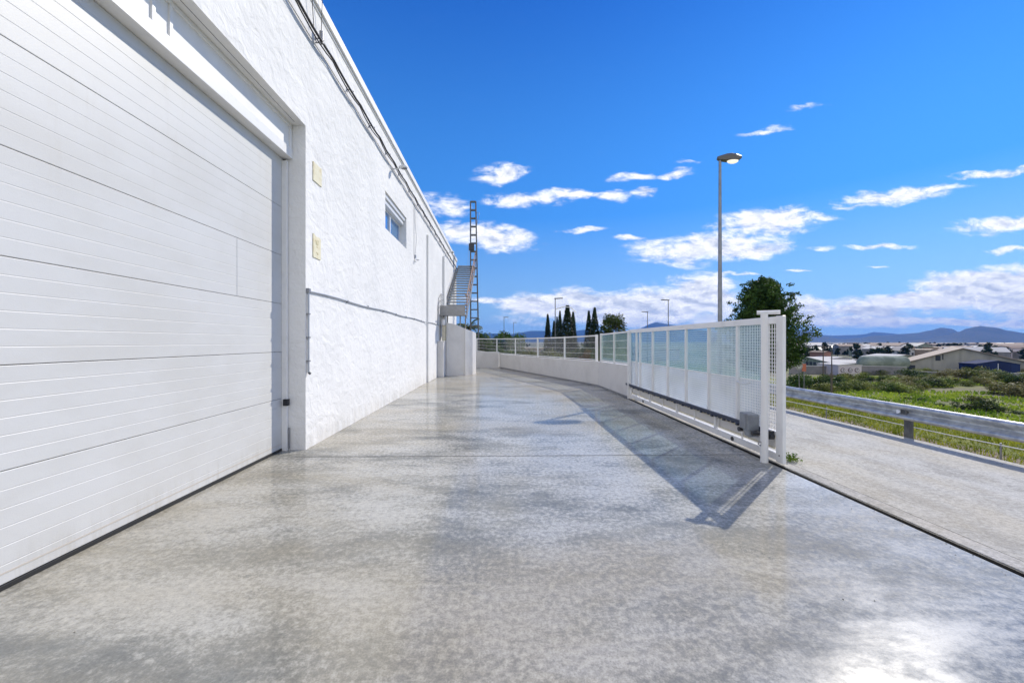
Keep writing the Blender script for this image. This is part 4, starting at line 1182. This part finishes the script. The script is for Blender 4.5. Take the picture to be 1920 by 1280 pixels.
def cypress_mesh(name, seed, H, Rw, nl=3400):
    random.seed(seed); t_ = thing(name, 'x', 'tree', (0, 0, 0), 'cypress trees behind the fence')
    MB().tube([(0, 0, 0), (0, 0, H*.8)], .12, 7, r2=.03).build('trunk', 'bark', t_)
    cb_ = MB()
    for i in range(nl):
        f = random.random()
        ang = random.uniform(0, 2*PI)
        w_ = (min(1, f*4+.45))*(1-max(0, f-.35)**1.7*1.9)
        rr = Rw*w_*(1+.30*mn.noise(Vector((math.cos(ang)*1.5, math.sin(ang)*1.5, f*7+seed))))*random.uniform(.45, 1)**.5
        p_ = Vector((math.cos(ang)*rr, math.sin(ang)*rr, .25+f*(H-.25)))
        cb_.leaf(p_, random.uniform(.22, .46)*(1-.3*f), Vector((math.cos(ang), math.sin(ang), random.gauss(.0, .5))), .38)
    cb_.build('crown', 'leaf_cyp', t_)
    return t_
cyp = cypress_mesh('cypress_tree', 5, 10.0, .85)
cyps = [(1027, 590, 9, 58, .8, 'leftmost slim dark cypress behind the glazed fence'), (1038.5, 603, 8, 62, .75, 'short cypress second from the left beside the far lamp'),
        (1044.5, 595, 8, 66, .7, 'slim cypress directly beside the far lamp pole'), (1050, 584, 8, 60, .75, 'slim cypress left of the widest cypress'),
        (1064, 574, 18, 55, 1.45, 'widest and tallest cypress of the row'), (1074.5, 586, 10, 58, .9, 'cypress pressed against the right side of the widest cypress'),
        (1104, 584, 11, 58, .95, 'left cypress of the pair beside the round green tree'), (1115, 578, 12, 56, 1.1, 'right cypress of the pair touching the round green tree')]
ck = kids(cyp)
for i, (px, py, wpx, D, ws, lab) in enumerate(cyps):
    q = AT(px, HOR, D); zb = terr(q.x, q.y); H = CAMZ+(HOR-py)/FPX*D-zb
    if i == 0:
        o = cyp; o.location = (q.x, q.y, zb); o['label'] = lab
    else:
        o = dup(cyp, (q.x, q.y, zb), i*1.3, label=lab, ch=ck)
    o.scale = (ws*1.25, ws*1.25, H/10.0)

def round_tree(name, seed, H, Rw, m, lab, loc=(0,0,0), nl=5200, ls=.34, tall=.75, cat='tree', group=None, core=5):
    random.seed(seed); t_ = thing(name, lab, cat, (0, 0, 0), group)
    tb = MB(); tr = limb(tb, (0, 0, 0), (0, 0, 1), H*.55, Rw*.07, Rw*.04, 0, 5, .06)
    cb_ = MB(); cs = []
    for i in range(core*5):
        a = random.uniform(0, 2*PI); rr = Rw*.75*random.random()**.5; zz = H*(1-tall)+H*tall*random.uniform(.1, .88)
        e = 1-abs((zz-H*(1-tall*.5))/(H*tall*.5))**2
        c = Vector((math.cos(a)*rr*max(e, .25)**.5, math.sin(a)*rr*max(e, .25)**.5, zz)); cs.append(c)
        tb.tube([tr[-1], (tr[-1]+c)/2+Vector((0, 0, -.05*H)), c], Rw*.025, 5, r2=Rw*.008)
    for i in range(nl):
        c = random.choice(cs); rad = Rw*.34
        v = Vector((random.gauss(0, 1), random.gauss(0, 1), random.gauss(0, 1))).normalized()
        rr = rad*random.uniform(.35, 1.0)
        cb_.leaf(c+v*rr*Vector((1, 1, .8)).length/1.62, ls*random.uniform(.5, 1.2), v+Vector((random.gauss(0, .4), random.gauss(0, .4), random.gauss(0, .4)+.3)), .6)
    tb.build('trunk', 'bark', t_); cb_.build('crown', m, t_)
    t_.location = loc; return t_
D = 55; q = AT(1141, HOR, D); zb = terr(q.x, q.y)
round_tree('broadleaf_tree', 31, CAMZ+(HOR-584)/FPX*D-zb, 3.2, 'leaf_mid', 'round mid green tree right of the cypresses', (q.x, q.y, zb), 7500, .34, .75)
D = 60; q = AT(1172, HOR, D); zb = terr(q.x, q.y)
# tree line left
tl = round_tree('broadleaf_tree', 33, 7.0, 2.6, 'leaf_mid', 'bushy tree at the left end of the far tree line', (0,0,0), 3000, .40, .85, group='far tree line trees')
tk = kids(tl)
tlab = ['leftmost bushy tree of the far tree line beside the mast', 'second bushy tree of the far tree line right of the mast', 'bushy tree under the far street lamp', 'bushy tree in the middle of the far tree line', 'bushy tree right of the smallest far lamp', 'right end tree of the far tree line', 'small tree top between the round tree and the gate']
for i, (px, py, D, s_) in enumerate([(900, 619, 80, 1.2), (915, 620, 76, 1.15), (931, 619, 84, 1.1), (946, 621, 78, 1.1), (958, 619, 82, 1.1), (968, 622, 80, 1.0), (1172, 614, 70, .5)]):
    q = AT(px, HOR, D); zb = terr(q.x, q.y); H = CAMZ+(HOR-py)/FPX*D-zb
    if i == 0: o = tl; o.location = (q.x, q.y, zb); o['label'] = tlab[0]
    else: o = dup(tl, (q.x, q.y, zb), i*1.9, label=tlab[i], ch=tk)
    o.scale = (s_, s_, H/7.0)

# palm-like plant behind the stairs
random.seed(12); q = Vector((-2.25, 28.0, 0)); zb = terr(q.x, q.y)
pl = thing('palm_plant', 'green palm showing under the stair landing behind the curved screen', 'palm', (q.x, q.y, 0))
cb_ = MB()
for i in range(26):
    a = random.uniform(0, 2*PI); L = random.uniform(.8, 1.3); el = random.uniform(.2, 1.2)
    pts = [Vector((q.x, q.y, 2.6))]
    d = Vector((math.cos(a)*math.cos(el), math.sin(a)*math.cos(el), math.sin(el)))
    for j in range(9):
        d = (d+Vector((0, 0, -.16))).normalized(); pts.append(pts[-1]+d*L/9)
    for j in range(1, 9):
        sd2 = (pts[j]-pts[j-1]).normalized().cross(UP).normalized()
        for sg in (-1, 1):
            for e in (0, .5):
                b_ = pts[j-1].lerp(pts[j], e); tip = b_+sd2*sg*.30*(1-.07*j)+UP*(-.10)+d*.08
                cb_.add([b_, b_+(pts[j]-pts[j-1])*.4, tip], [(0,1,2)])
cb_.build('fronds', 'leaf_mid', pl)
MB().tube([(q.x, q.y, -.2), (q.x+.05, q.y, 2.65)], .12, 9, r2=.09).build('trunk', 'bark', pl)

# hedge behind the road, right of the gate, and scrub
def bush_proto(seed, m, name='scrub_bush', nl=1500):
    random.seed(seed); mb = MB(); cs = []
    for i in range(9):
        a = random.uniform(0, 2*PI); rr = random.uniform(0, .62)
        cs.append((Vector((math.cos(a)*rr, math.sin(a)*rr, random.uniform(.15, .55))), random.uniform(.25, .45)))
    for i in range(nl):
        c, rad = random.choice(cs)
        v = Vector((random.gauss(0, 1), random.gauss(0, 1), random.gauss(0, 1)+.2)).normalized()
        p_ = c+v*rad*random.uniform(.6, 1.05)
        if p_.z < 0: p_.z = abs(p_.z)*.5
        mb.leaf(p_, random.uniform(.05, .13), v+Vector((random.gauss(0, .5), random.gauss(0, .5), random.gauss(0, .5))), .6)
    o = mb.build(name, m, loc=(0, 0, 0)); return tag(o, 'x', 'bush')
protos = [bush_proto(41, 'leaf_bush'), bush_proto(42, 'leaf_bush'), bush_proto(43, 'leaf_dry'), bush_proto(44, 'leaf_mid'), bush_proto(45, 'leaf_dark')]
rust = bush_proto(46, 'leaf_rust')
used = set()
def place(pr, px, py, hpx, wr_, lab, grp=None, zoff=0.0):
    """a bush whose foot stands at (px, py) on the valley floor"""
    D = (CAMZ-ZV)*FPX/(py-HOR)
    q_ = AT(px, HOR, D); z_ = terr(q_.x, q_.y)
    for _ in range(3):
        D = (CAMZ-z_)*FPX/(py-HOR); q_ = AT(px, HOR, D); z_ = terr(q_.x, q_.y)
    s_ = hpx/FPX*D
    if pr.name not in used: used.add(pr.name); o = pr
    else: o = pr.copy(); col.objects.link(o)
    o.location = (q_.x, q_.y, z_-.1); o.rotation_euler = (0, 0, random.uniform(0, 6.28)); o.scale = (s_*wr_, s_*wr_, s_)
    o['label'] = lab
    if grp: o['group'] = grp
    return o
random.seed(77)
GB = 'scrub bushes on the valley floor'
gl = 'green and olive scrub bush in the thicket between the guardrail and the big gabled warehouse'
for i in range(120):
    px = random.uniform(1535, 1960); f = random.random()
    py = 700+f*38
    if px > 1700 and py > 728+10*mn.noise(Vector((px*.02, 0, 0))): py = random.uniform(700, 722)
    k = random.choices([0, 1, 2, 3, 4], [5, 5, 3, 3, 2])[0]
    place(protos[k], px, py, random.uniform(12, 22)*(.75+.5*f), random.uniform(.9, 1.5), gl, GB)
for (px, py, h, wr_, k, lab) in [(1810, 768, 20, 1.3, 4, 'dark bush standing alone in the bright field, left one'), (1852, 770, 30, 1.2, 4, 'large dark bush in the bright field right of centre'),
        (1835, 756, 18, 1.5, 0, 'olive bush behind the large dark bush in the field'), (1890, 742, 34, 1.5, 2, 'big grey-brown bush mound at the right edge'), (1935, 745, 36, 1.4, 2, 'grey-brown bush mound cut by the right edge'),
        (1880, 772, 12, 1.3, 3, 'small bush right of the large dark bush'), (1905, 776, 10, 1.5, 4, 'low dark bush near the right edge of the field'),
        (1730, 752, 8, 1.6, 3, 'small low bush in the middle of the bright field'), (1765, 762, 8, 1.6, 3, 'small low bush left of the dark lone bush'), (1700, 748, 7, 2, 4, 'small dark bush in the left of the bright field')]:
    place(protos[k], px, py, h, wr_, lab)
for (px, py, h, wr_, pr, lab) in [(1500, 729, 34, 1.1, protos[3], 'dense green hedge bush just right of the gate end'), (1522, 727, 30, 1.2, protos[4], 'dark hedge bush second from the gate end'), (1545, 728, 32, 1.1, protos[4], 'dark hedge bush around the timber post'), (1563, 727, 28, 1.0, protos[3], 'green hedge bush at the right end of the hedge'),
        (1488, 727, 14, 1.2, rust, 'rusty orange shrub at the foot of the gate end'), (1508, 722, 22, .7, rust, 'rusty orange shrub under the round sign'), (1543, 727, 15, 1.1, rust, 'rusty brown shrub in front of the dark hedge')]:
    place(pr, px, py, h, wr_, lab)

bgl = ['yellow-green bush seen through the glazed fence, left of the cypresses', 'yellow-green bush seen through the fence below the far cypress lamp', 'dark bush seen through the leftmost fence panel', 'green bush seen through the second fence panel', 'olive bush behind the third fence panel', 'green bush behind the fence near its double post', 'rust brown shrub behind the fence left of the double post', 'green bush behind the frosted fence panels', 'olive bush behind the fence below the widest cypress', 'pale dry bush behind the fence panel beside the mast', 'wide dark green bush behind the third fence panel', 'low olive bush behind the frosted fence panels next to the gate']
for i, (px, D, ytop, wr_, pr) in enumerate([(992, 38, 646, 1.2, protos[0]), (1030, 37, 645, 1.4, protos[0]), (905, 40, 644, 1.5, protos[4]), (945, 39, 643, 1.2, protos[3]), (966, 42, 642, 1.3, protos[2]), (1098, 36, 641, 1.2, protos[3]), (1101, 34, 648, .9, rust), (1135, 30, 640, 1.2, protos[3]), (1066, 37, 647, 1.5, protos[1]), (922, 38, 651, 1.4, protos[2]), (978, 46, 640, 1.6, protos[4]), (1160, 28, 644, 1.2, protos[0])]):
    q_ = AT(px, HOR, D); z_ = terr(q_.x, q_.y); h_ = CAMZ+(HOR-ytop)/FPX*D-z_
    if pr.name not in used: used.add(pr.name); o = pr
    else: o = pr.copy(); col.objects.link(o)
    o.location = (q_.x, q_.y, z_-.1); o.scale = (h_*wr_*.8, h_*wr_*.8, h_); o['label'] = bgl[i]
# field grass tufts
random.seed(9); mb = MB()
for i in range(16000):
    D = random.uniform(34, 95); px = random.uniform(1480, 1990)
    q_ = AT(px, HOR, D)
    if q_.x < 22: continue
    if mn.noise(Vector((q_.x*.15, q_.y*.15, 3))) < -.1: continue
    z_ = terr(q_.x, q_.y); h = random.uniform(.15, .5); a = random.uniform(0, PI)
    d = Vector((math.cos(a), math.sin(a), 0))*h*.35
    p_ = q_.copy(); p_.z = z_-.05
    mb.add([p_-d, p_+d, p_+d*.3+Vector((random.gauss(0, .08), 0, h)), p_-d*.6+Vector((0, random.gauss(0, .08), h*.8))], [(0,1,2,3)])
M['fieldgrass'] = mk_foliage('field_grass', (.10, .155, .010), (.37, .40, .045), .22, .35)
stuff(mb.build('field_grass', 'fieldgrass'), 'bright green grass field below the road', 'grass')

# ------------------------------------------------------------------ valley: warehouse, sheds, town
def sheet_mat(name, c1, c2, sc, rough=.6):
    m = bpy.data.materials.new(name); m.use_nodes = True
    t = m.node_tree; n = NT(t); b = t.nodes['Principled BSDF']
    P = n.n('ShaderNodeNewGeometry').outputs['Position']
    xx = n.vmath('DOT_PRODUCT', P, (1, .35, 0))
    wv_ = n.math('FRACT', n.math('MULTIPLY', xx, sc))
    s_ = n.ramp(n.math('ABSOLUTE', n.math('SUBTRACT', wv_, .5)), .40, .5)
    v = n.noise(n.vmath('MULTIPLY', P, (.5, .5, .12)), .8, 5, .6)
    c = n.mix(n.ramp(v, .35, .65), (*c1, 1), (*c2, 1)); c = n.mix(n.math('MULTIPLY', s_, .45), c, tuple(q*.5 for q in c1)+(1,))
    t.links.new(c, b.inputs['Base Color']); b.inputs['Roughness'].default_value = rough
    return m
M['corr'] = sheet_mat('grey_beige_sheeting', (.46, .42, .33), (.36, .33, .26), .45)
M['tanroof'] = mat('tan_roof_sheeting', (.40, .31, .22), .8, var=(.25, (.33, .25, .18), .4, .6))
M['bluesheet'] = sheet_mat('navy_sheeting', (.010, .020, .075), (.016, .03, .10), .5, .95)
M['offwhite'] = mat('offwhite_wall', (.52, .50, .47), .8, spec=.15, var=(.4, (.5, .48, .45), .4, .6))
M['pinkish'] = mat('pale_pink_wall', (.62, .54, .54), .7)
M['greywall'] = mat('grey_block_wall', (.27, .25, .24), .8, var=(.5, (.20, .19, .19), .4, .6))
M['greenish'] = mat('pale_green_sheeting', (.30, .33, .27), .9, spec=.1, var=(.4, (.20, .23, .18), .4, .6))
M['redbrick'] = mat('brick_wall', (.30, .15, .11), .8)
M['darkroof'] = mat('brown_roof', (.16, .10, .075), .8)

def gable(a, b, depth, zb, he, hr, wallm, roofm, lab, name='industrial_building', cat='building', group=None, peak=.5, over=.3, openings=()):
    """gable end seen from a to b (ground points), body runs away from the camera by depth"""
    a = Vector((a[0], a[1], 0)); b = Vector((b[0], b[1], 0)); d = (b-a).normalized(); n2 = Vector((-d.y, d.x, 0))
    if n2.dot(FW) < 0: n2 = -n2
    W = (b-a).length
    t_ = thing(name, lab, cat, ((a.x+b.x)/2, (a.y+b.y)/2, zb), group)
    mb = MB(); pk = a+d*W*peak
    f = [a+UP*(zb-.6), b+UP*(zb-.6), b+UP*(zb+he), pk+UP*(zb+hr), a+UP*(zb+he)]
    g = [p+n2*depth for p in f]
    mb.add(f+g, [(0,1,2,3,4), (9,8,7,6,5), (1,6,7,2), (5,0,4,9)])
    mb.build('wall', wallm, t_)
    mb = MB(); th = max(.12, hr*.03)
    for (p, q_) in ((f[4], f[3]), (f[3], f[2])):
        dd = (q_-p).normalized(); e0 = p-dd*(over if p is f[4] else 0)-n2*over; e1 = q_+dd*(over if q_ is f[2] else 0)-n2*over
        e0 = e0+UP*.004; e1 = e1+UP*.004
        f0 = e0+n2*(depth+2*over); f1 = e1+n2*(depth+2*over)
        mb.add([e0, e1, f1, f0, e0+UP*th, e1+UP*th, f1+UP*th, f0+UP*th], [(3,2,1,0), (4,5,6,7), (0,1,5,4), (1,2,6,5), (2,3,7,6), (3,0,4,7)])
    mb.build('roof', roofm, t_)
    for (t0, t1, z0, z1, mm, nm) in openings:
        p = a+d*W*t0; q_ = a+d*W*t1
        mb = MB().add([p+UP*(zb+z0)-n2*.06, q_+UP*(zb+z0)-n2*.06, q_+UP*(zb+z1)-n2*.06, p+UP*(zb+z1)-n2*.06,
                       p+UP*(zb+z0)+n2*.01, q_+UP*(zb+z0)+n2*.01, q_+UP*(zb+z1)+n2*.01, p+UP*(zb+z1)+n2*.01], [(0,1,2,3), (4,5,1,0), (5,6,2,1), (6,7,3,2), (7,4,0,3)])
        mb.build(nm, mm, t_)
    return t_
def VP(px, py):  # valley-floor point
    return G(px, py, ZV)
# big gabled warehouse
a = AT(1699, HOR, 117); b = AT(1965, HOR, 99)
Da = 117; hb = lambda py, D: CAMZ+(HOR-py)/FPX*D-ZV
M['darkopening'] = mat('dark_opening', (.035, .04, .05), .6)
bw = gable((a.x, a.y), (b.x, b.y), 46, ZV, hb(681, 117), hb(654, 112), 'corr', 'tanroof', 'big grey gabled warehouse with tan roof in the valley', 'gabled_warehouse', 'warehouse', peak=.44, over=.6,
      openings=((.010, .075, .3, hb(683, 117)-.3, 'darkopening', 'open_bay'), (.235, .275, hb(676, 115), hb(667, 115), 'darkopening', 'window'), (.287, .297, hb(674, 115), hb(664, 115), 'darkopening', 'window')))
# navy shed before it
a = AT(1830, HOR, 101); b = AT(1913, HOR, 99)
gable((a.x, a.y), (b.x, b.y), 5, ZV, hb(683.5, 101), hb(677.5, 100), 'bluesheet', 'bluesheet', 'low navy blue shed in front of the big gabled warehouse', 'blue_shed', 'shed', over=.1,
      openings=((.495, .51, 0, hb(681, 100)-.2, 'alu', 'corner_strip'),))
# grey yard wall
def vwall(pxs, D, h, th, m, lab, name='yard_wall'):
    pts = [AT(px, HOR, d_) for px, d_ in zip(pxs, D)]; t_ = thing(name, lab, 'wall', (pts[0].x, pts[0].y, ZV))
    mb = MB()
    for p, q_ in zip(pts[:-1], pts[1:]):
        mb.bar(Vector((p.x, p.y, ZV+h/2-.2)), Vector((q_.x, q_.y, ZV+h/2-.2)), th, h+.4)
    mb.build('wall_face', m, t_)
    mb = MB()
    for p, q_ in zip(pts[:-1], pts[1:]):
        mb.bar(Vector((p.x, p.y, ZV+h+.06)), Vector((q_.x, q_.y, ZV+h+.06)), th+.15, .1)
    mb.build('coping', 'offwhite', t_)
    return t_
vwall([1480, 1572, 1618, 1700], [104, 104, 104, 100], 2.1, .3, 'greywall', 'grey block wall behind the scrub left of the gabled warehouse')
vwall([1700, 1830, 2000], [99, 94, 90], 1.1, .3, 'greywall', 'low grey wall in front of the gabled warehouse')
# board with three round emblems on a small white building
a = AT(1572, HOR, 100); b = AT(1615.5, HOR, 100)
sb_ = gable((a.x, a.y), (b.x, b.y), 7, ZV, hb(685.5, 100), hb(684.5, 100), 'pinkish', 'offwhite', 'small pale kiosk building with three round emblems in the valley', 'emblem_kiosk', 'kiosk', over=.15)
d = (b-a).normalized(); n2 = -Vector((-d.y, d.x, 0)); n2 = n2 if n2.dot(FW) < 0 else -n2
W = (b-a).length
def text_mesh(s, size, name, m, par, at, dirx, nrm):
    cu_ = bpy.data.curves.new(name, 'FONT'); cu_.body = s; cu_.size = size; cu_.align_x = 'CENTER'; cu_.align_y = 'CENTER'; cu_.extrude = .02
    ob = bpy.data.objects.new(name+'_tmp', cu_); col.objects.link(ob)
    dg = bpy.context.evaluated_depsgraph_get(); me = bpy.data.meshes.new_from_object(ob.evaluated_get(dg))
    bpy.data.objects.remove(ob); me.name = name; me.materials.clear(); me.materials.append(m)
    o = bpy.data.objects.new(name, me); col.objects.link(o); o.parent = par
    up_ = UP; R3 = Matrix((dirx, up_, nrm)).transposed().to_4x4()
    org = Vector((0,0,0)); q_ = par
    while q_ is not None: org += q_.location; q_ = q_.parent
    o.matrix_local = Matrix.Translation(Vector(at)-org) @ R3
    return o
M['emblem'] = mat('maroon_emblem', (.09, .03, .03), .6); M['emblem_in'] = mat('white_emblem_disc', (.72, .68, .68), .6)
for (px, s) in ((1580, '4'), (1594, 'LO'), (1606.5, 'P')):
    c = AT(px, HOR, 100); zc_ = CAMZ+(HOR-694.6)/FPX*100; c.z = zc_
    rr = 4.0/FPX*100
    o = MB().tube([c+n2*.02, c+n2*.10], rr, 24).build('emblem', 'emblem', sb_)
    MB().tube([c+n2*.10, c+n2*.13], rr*.78, 24).build('emblem_disc', 'emblem_in', o)
    text_mesh(s, rr*(1.5 if len(s) == 1 else 1.0), 'emblem_letters', M['emblem'], o, c+n2*.16, d, n2)
M['tank'] = M['greenish']
MB_c = [(1562, 1597, 671, 693, 118, 8, 'offwhite', 'offwhite', 'plain off-white flat building behind the emblem kiosk'),
        (1598, 1616, 675, 684, 135, 10, 'offwhite', 'greywall', 'small grey-white block right of the off-white building'),
        (1545, 1558, 660, 680, 125, 6, 'redbrick', 'darkroof', 'narrow brick building behind the utility pole')]
for (p0, p1, yt, yb, D, dep_, wm, rm, lab) in MB_c:
    a = AT(p0, HOR, D); b = AT(p1, HOR, D); h = hb(yt, D)
    gable((a.x, a.y), (b.x, b.y), dep_, ZV, h-.3, h, wm, rm, lab)
# pale green long shed with sloping roof
a = AT(1506, HOR, 122); b = AT(1562, HOR, 112)
gable((a.x, a.y), (b.x, b.y), 10, ZV, hb(680, 118), hb(670, 122), 'greenish', 'offwhite', 'long pale green shed with sloping white roof right of the tree', peak=.15,
      openings=tuple((.1+.13*k, .19+.13*k, hb(686, 118), hb(679.5, 118), 'darkopening', 'window') for k in range(6)))
# horizontal pale tanks
tk_ = thing('storage_tank', 'long pale grey-green cylindrical tank beside the gabled warehouse', 'tank', tuple(AT(1660, HOR, 112)))
a = AT(1622, HOR, 112); b = AT(1692, HOR, 112); a.z = b.z = ZV+2.6
dd = (b-a).normalized()
mb = MB().tube([a-dd*1.3, a-dd*1.0, a, b, b+dd*.9], 1.9, 20)
mb = MB(); ptsr = [(a-dd*1.9, .4), (a-dd*1.6, 1.1), (a-dd*.8, 1.7), (a, 1.95), (b, 1.95), (b+dd*.6, 1.7), (b+dd*1.0, 1.1), (b+dd*1.15, .4)]
rg = []; n_ = 20
for c, r_ in ptsr:
    rg.append([c+(UP*math.cos(2*PI*j/n_)+dd.cross(UP)*math.sin(2*PI*j/n_))*r_ for j in range(n_)])
mb.add([v for q_ in rg for v in q_], [(i*n_+j, i*n_+(j+1)%n_, (i+1)*n_+(j+1)%n_, (i+1)*n_+j) for i in range(len(rg)-1) for j in range(n_)], True)
mb.add(rg[0], [tuple(range(n_))]); mb.add(rg[-1], [tuple(range(n_))])
mb.build('tank_shell', 'greenish', tk_)
mb = MB()
for i in range(5):
    c = a.lerp(b, (i+.5)/5); mb.obox((c.x, c.y, ZV+.4), dd, .3, dd.cross(UP), 1.5, UP, .9)
mb.build('saddles', 'greywall', tk_)
gable(*[(AT(px, HOR, 150).x, AT(px, HOR, 150).y) for px in (1668, 1730)], 12, ZV, hb(671, 150), hb(666, 150), 'greenish', 'offwhite', 'low pale green shed with white roof behind the tank')

# utility poles and round sign
def upole(px, pyt, D, lab, arm=True):
    q_ = AT(px, HOR, D); zb_ = terr(q_.x, q_.y); zt_ = CAMZ+(HOR-pyt)/FPX*D
    t2 = thing('utility_pole', lab, 'utility pole', (q_.x, q_.y, zb_), 'utility poles in the valley')
    MB().tube([(q_.x, q_.y, zb_), (q_.x, q_.y, zt_)], .14, 8, r2=.10).build('pole', 'wood', t2)
    if arm:
        MB().bar(q_+UP*(zt_-CAMZ-.5)-RT*.9, q_+UP*(zt_-CAMZ-.5)+RT*.9, .12, .12).build('crossarm', 'wood', t2)
upole(1543.5, 647, 95, 'dark utility pole with crossarm standing nearest right of the tree')
upole(1559.5, 662, 98, 'short dark pole right of the tall utility pole', False)
upole(1633, 648, 180, 'far thin utility pole among the town roofs')
q = AT(1498, HOR, 33); zb = terr(q.x, q.y); zc_ = CAMZ+(HOR-687)/FPX*33
sg = thing('round_road_sign', 'round white road sign on a pale post between the gate end and the hedge', 'road sign', (q.x, q.y, zb))
MB().tube([(q.x+.12, q.y+.04, zb), (q.x+.0, q.y+.04, zc_)], .035, 8).build('post', 'greywall', sg)
c = Vector((q.x, q.y, zc_)); n2 = -FW
o = MB().tube([c, c+n2*.02], .31, 24).build('sign_disc', 'offwhite', sg)
# thin ring with an off-centre dark mark
ring = MB(); ro, ri = .28, .22
for i in range(24):
    a0_, a1_ = 2*PI*i/24, 2*PI*(i+1)/24
    P0 = lambda a_, r_: c+n2*.024+RT*math.cos(a_)*r_+UP*math.sin(a_)*r_
    ring.add([P0(a0_, ri), P0(a1_, ri), P0(a1_, ro), P0(a0_, ro)], [(0,1,2,3)])
ring.build('rim', 'greywall', o)
MB().tube([c+n2*.022+UP*.04, c+n2*.03+UP*.04], .10, 12).build('mark', 'greywall', o)
q = AT(1507.5, HOR, 60); zb = terr(q.x, q.y)
bb = thing('orange_barrier', 'orange-red barrier board beside the round road sign', 'barrier', (q.x, q.y, zb))
MB().box(q.x-.3, q.x+.3, q.y-.05, q.y+.05, CAMZ+(HOR-697)/FPX*60, CAMZ+(HOR-683)/FPX*60).build('board', mat('orange_board', (.50, .14, .07), .6), bb)
MB().box(q.x-.05, q.x+.05, q.y-.04, q.y+.04, zb, CAMZ+(HOR-697)/FPX*60).build('leg', 'greywall', bb)
# timber post in hedge
q = AT(1559, HOR, 50); zb = terr(q.x, q.y)
tp = MB().box(q.x-.08, q.x+.08, q.y-.08, q.y+.08, zb, CAMZ+(HOR-700)/FPX*50).box(q.x-.45, q.x+.25, q.y-.10, q.y-.085, CAMZ+(HOR-706)/FPX*50, CAMZ+(HOR-703)/FPX*50)
tag(tp.build('timber_post', 'wood', loc=(q.x, q.y, zb)), 'old timber post with a crossbar standing in the dark hedge', 'post')

# town: far industrial buildings and trees
random.seed(101)
GT_ = 'far industrial buildings of the valley'
townm = [('offwhite', 'greywall', 'white walled grey roofed'), ('greywall', 'darkroof', 'grey brown roofed'), ('tanroof', 'tanroof', 'tan'), ('pinkish', 'darkroof', 'pale brown roofed'), ('greywall', 'offwhite', 'grey walled white roofed'), ('greenish', 'galv_dark', 'green grey')]
cnt = 0
for i in range(130):
    D = random.choice([random.uniform(170, 300), random.uniform(300, 600), random.uniform(500, 1100)])
    px = random.uniform(1478, 1990) if i % 9 else random.uniform(860, 1200)
    if D < 175 and px > 1690: continue
    wpx = random.uniform(8, 32)*min(1, 240/D)+2.5
    a = AT(px, HOR, D); b = AT(px+wpx, HOR, D*random.uniform(.94, 1.06))
    he = random.uniform(2.8, 5.6); hr = he+random.choice([.3, .3, 1.2, 2.0])
    wm, rm, cn = random.choice(townm)
    if D > 450: wm, rm, cn = random.choice(townm)
    ops = ()
    if D < 420:
        k = random.randint(2, 6); ops = tuple(((j+.25)/k, (j+.75)/k, he*.45, he*.75, 'darkopening', 'window') for j in range(k))
    gable((a.x, a.y), (b.x, b.y), random.uniform(8, 24), ZV, he, hr, wm, rm, 'far %s industrial building in the town below the blue hills' % cn, group=GT_, openings=ops, over=.2)
# far trees
ft = round_tree('distant_tree', 61, 6.0, 2.8, 'leaf_cyp', 'x', (0,0,0), 900, .8, .85, group='far trees of the town', core=2)
fk = kids(ft); first = True
for i in range(230):
    D = random.choice([random.uniform(150, 300), random.uniform(300, 900)])
    px = random.uniform(1478, 1990) if i % 4 else random.uniform(850, 1180)
    q = AT(px, HOR, D); s_ = random.uniform(.6, 1.3)
    if D < 175 and px > 1670: continue
    if first: o = ft; o.location = (q.x, q.y, ZV); first = False
    else: o = dup(ft, (q.x, q.y, ZV), i*1.1, ch=fk)
    o['label'] = 'small dark tree among the far town roofs below the hills'
    o.scale = (s_*random.uniform(.8, 1.4), s_, s_*random.uniform(.8, 1.1))

# ------------------------------------------------------------------ haze
hm = bpy.data.materials.new('haze'); hm.use_nodes = True
ht = hm.node_tree; ht.nodes.clear()
ho = ht.nodes.new('ShaderNodeOutputMaterial'); hv = ht.nodes.new('ShaderNodeVolumePrincipled')
hv.inputs['Color'].default_value = (.06, .33, 1.0, 1)
hv.inputs['Density'].default_value = 8e-5
hv.inputs['Anisotropy'].default_value = 0.0
ht.links.new(hv.outputs[0], ho.inputs['Volume'])
zmax = 420
hz = MB().box(-10500, 10500, -600, 10400, ZV-4.0, zmax).build('haze', hm)
stuff(hz, 'thin blue haze over the valley and the hills', 'haze')
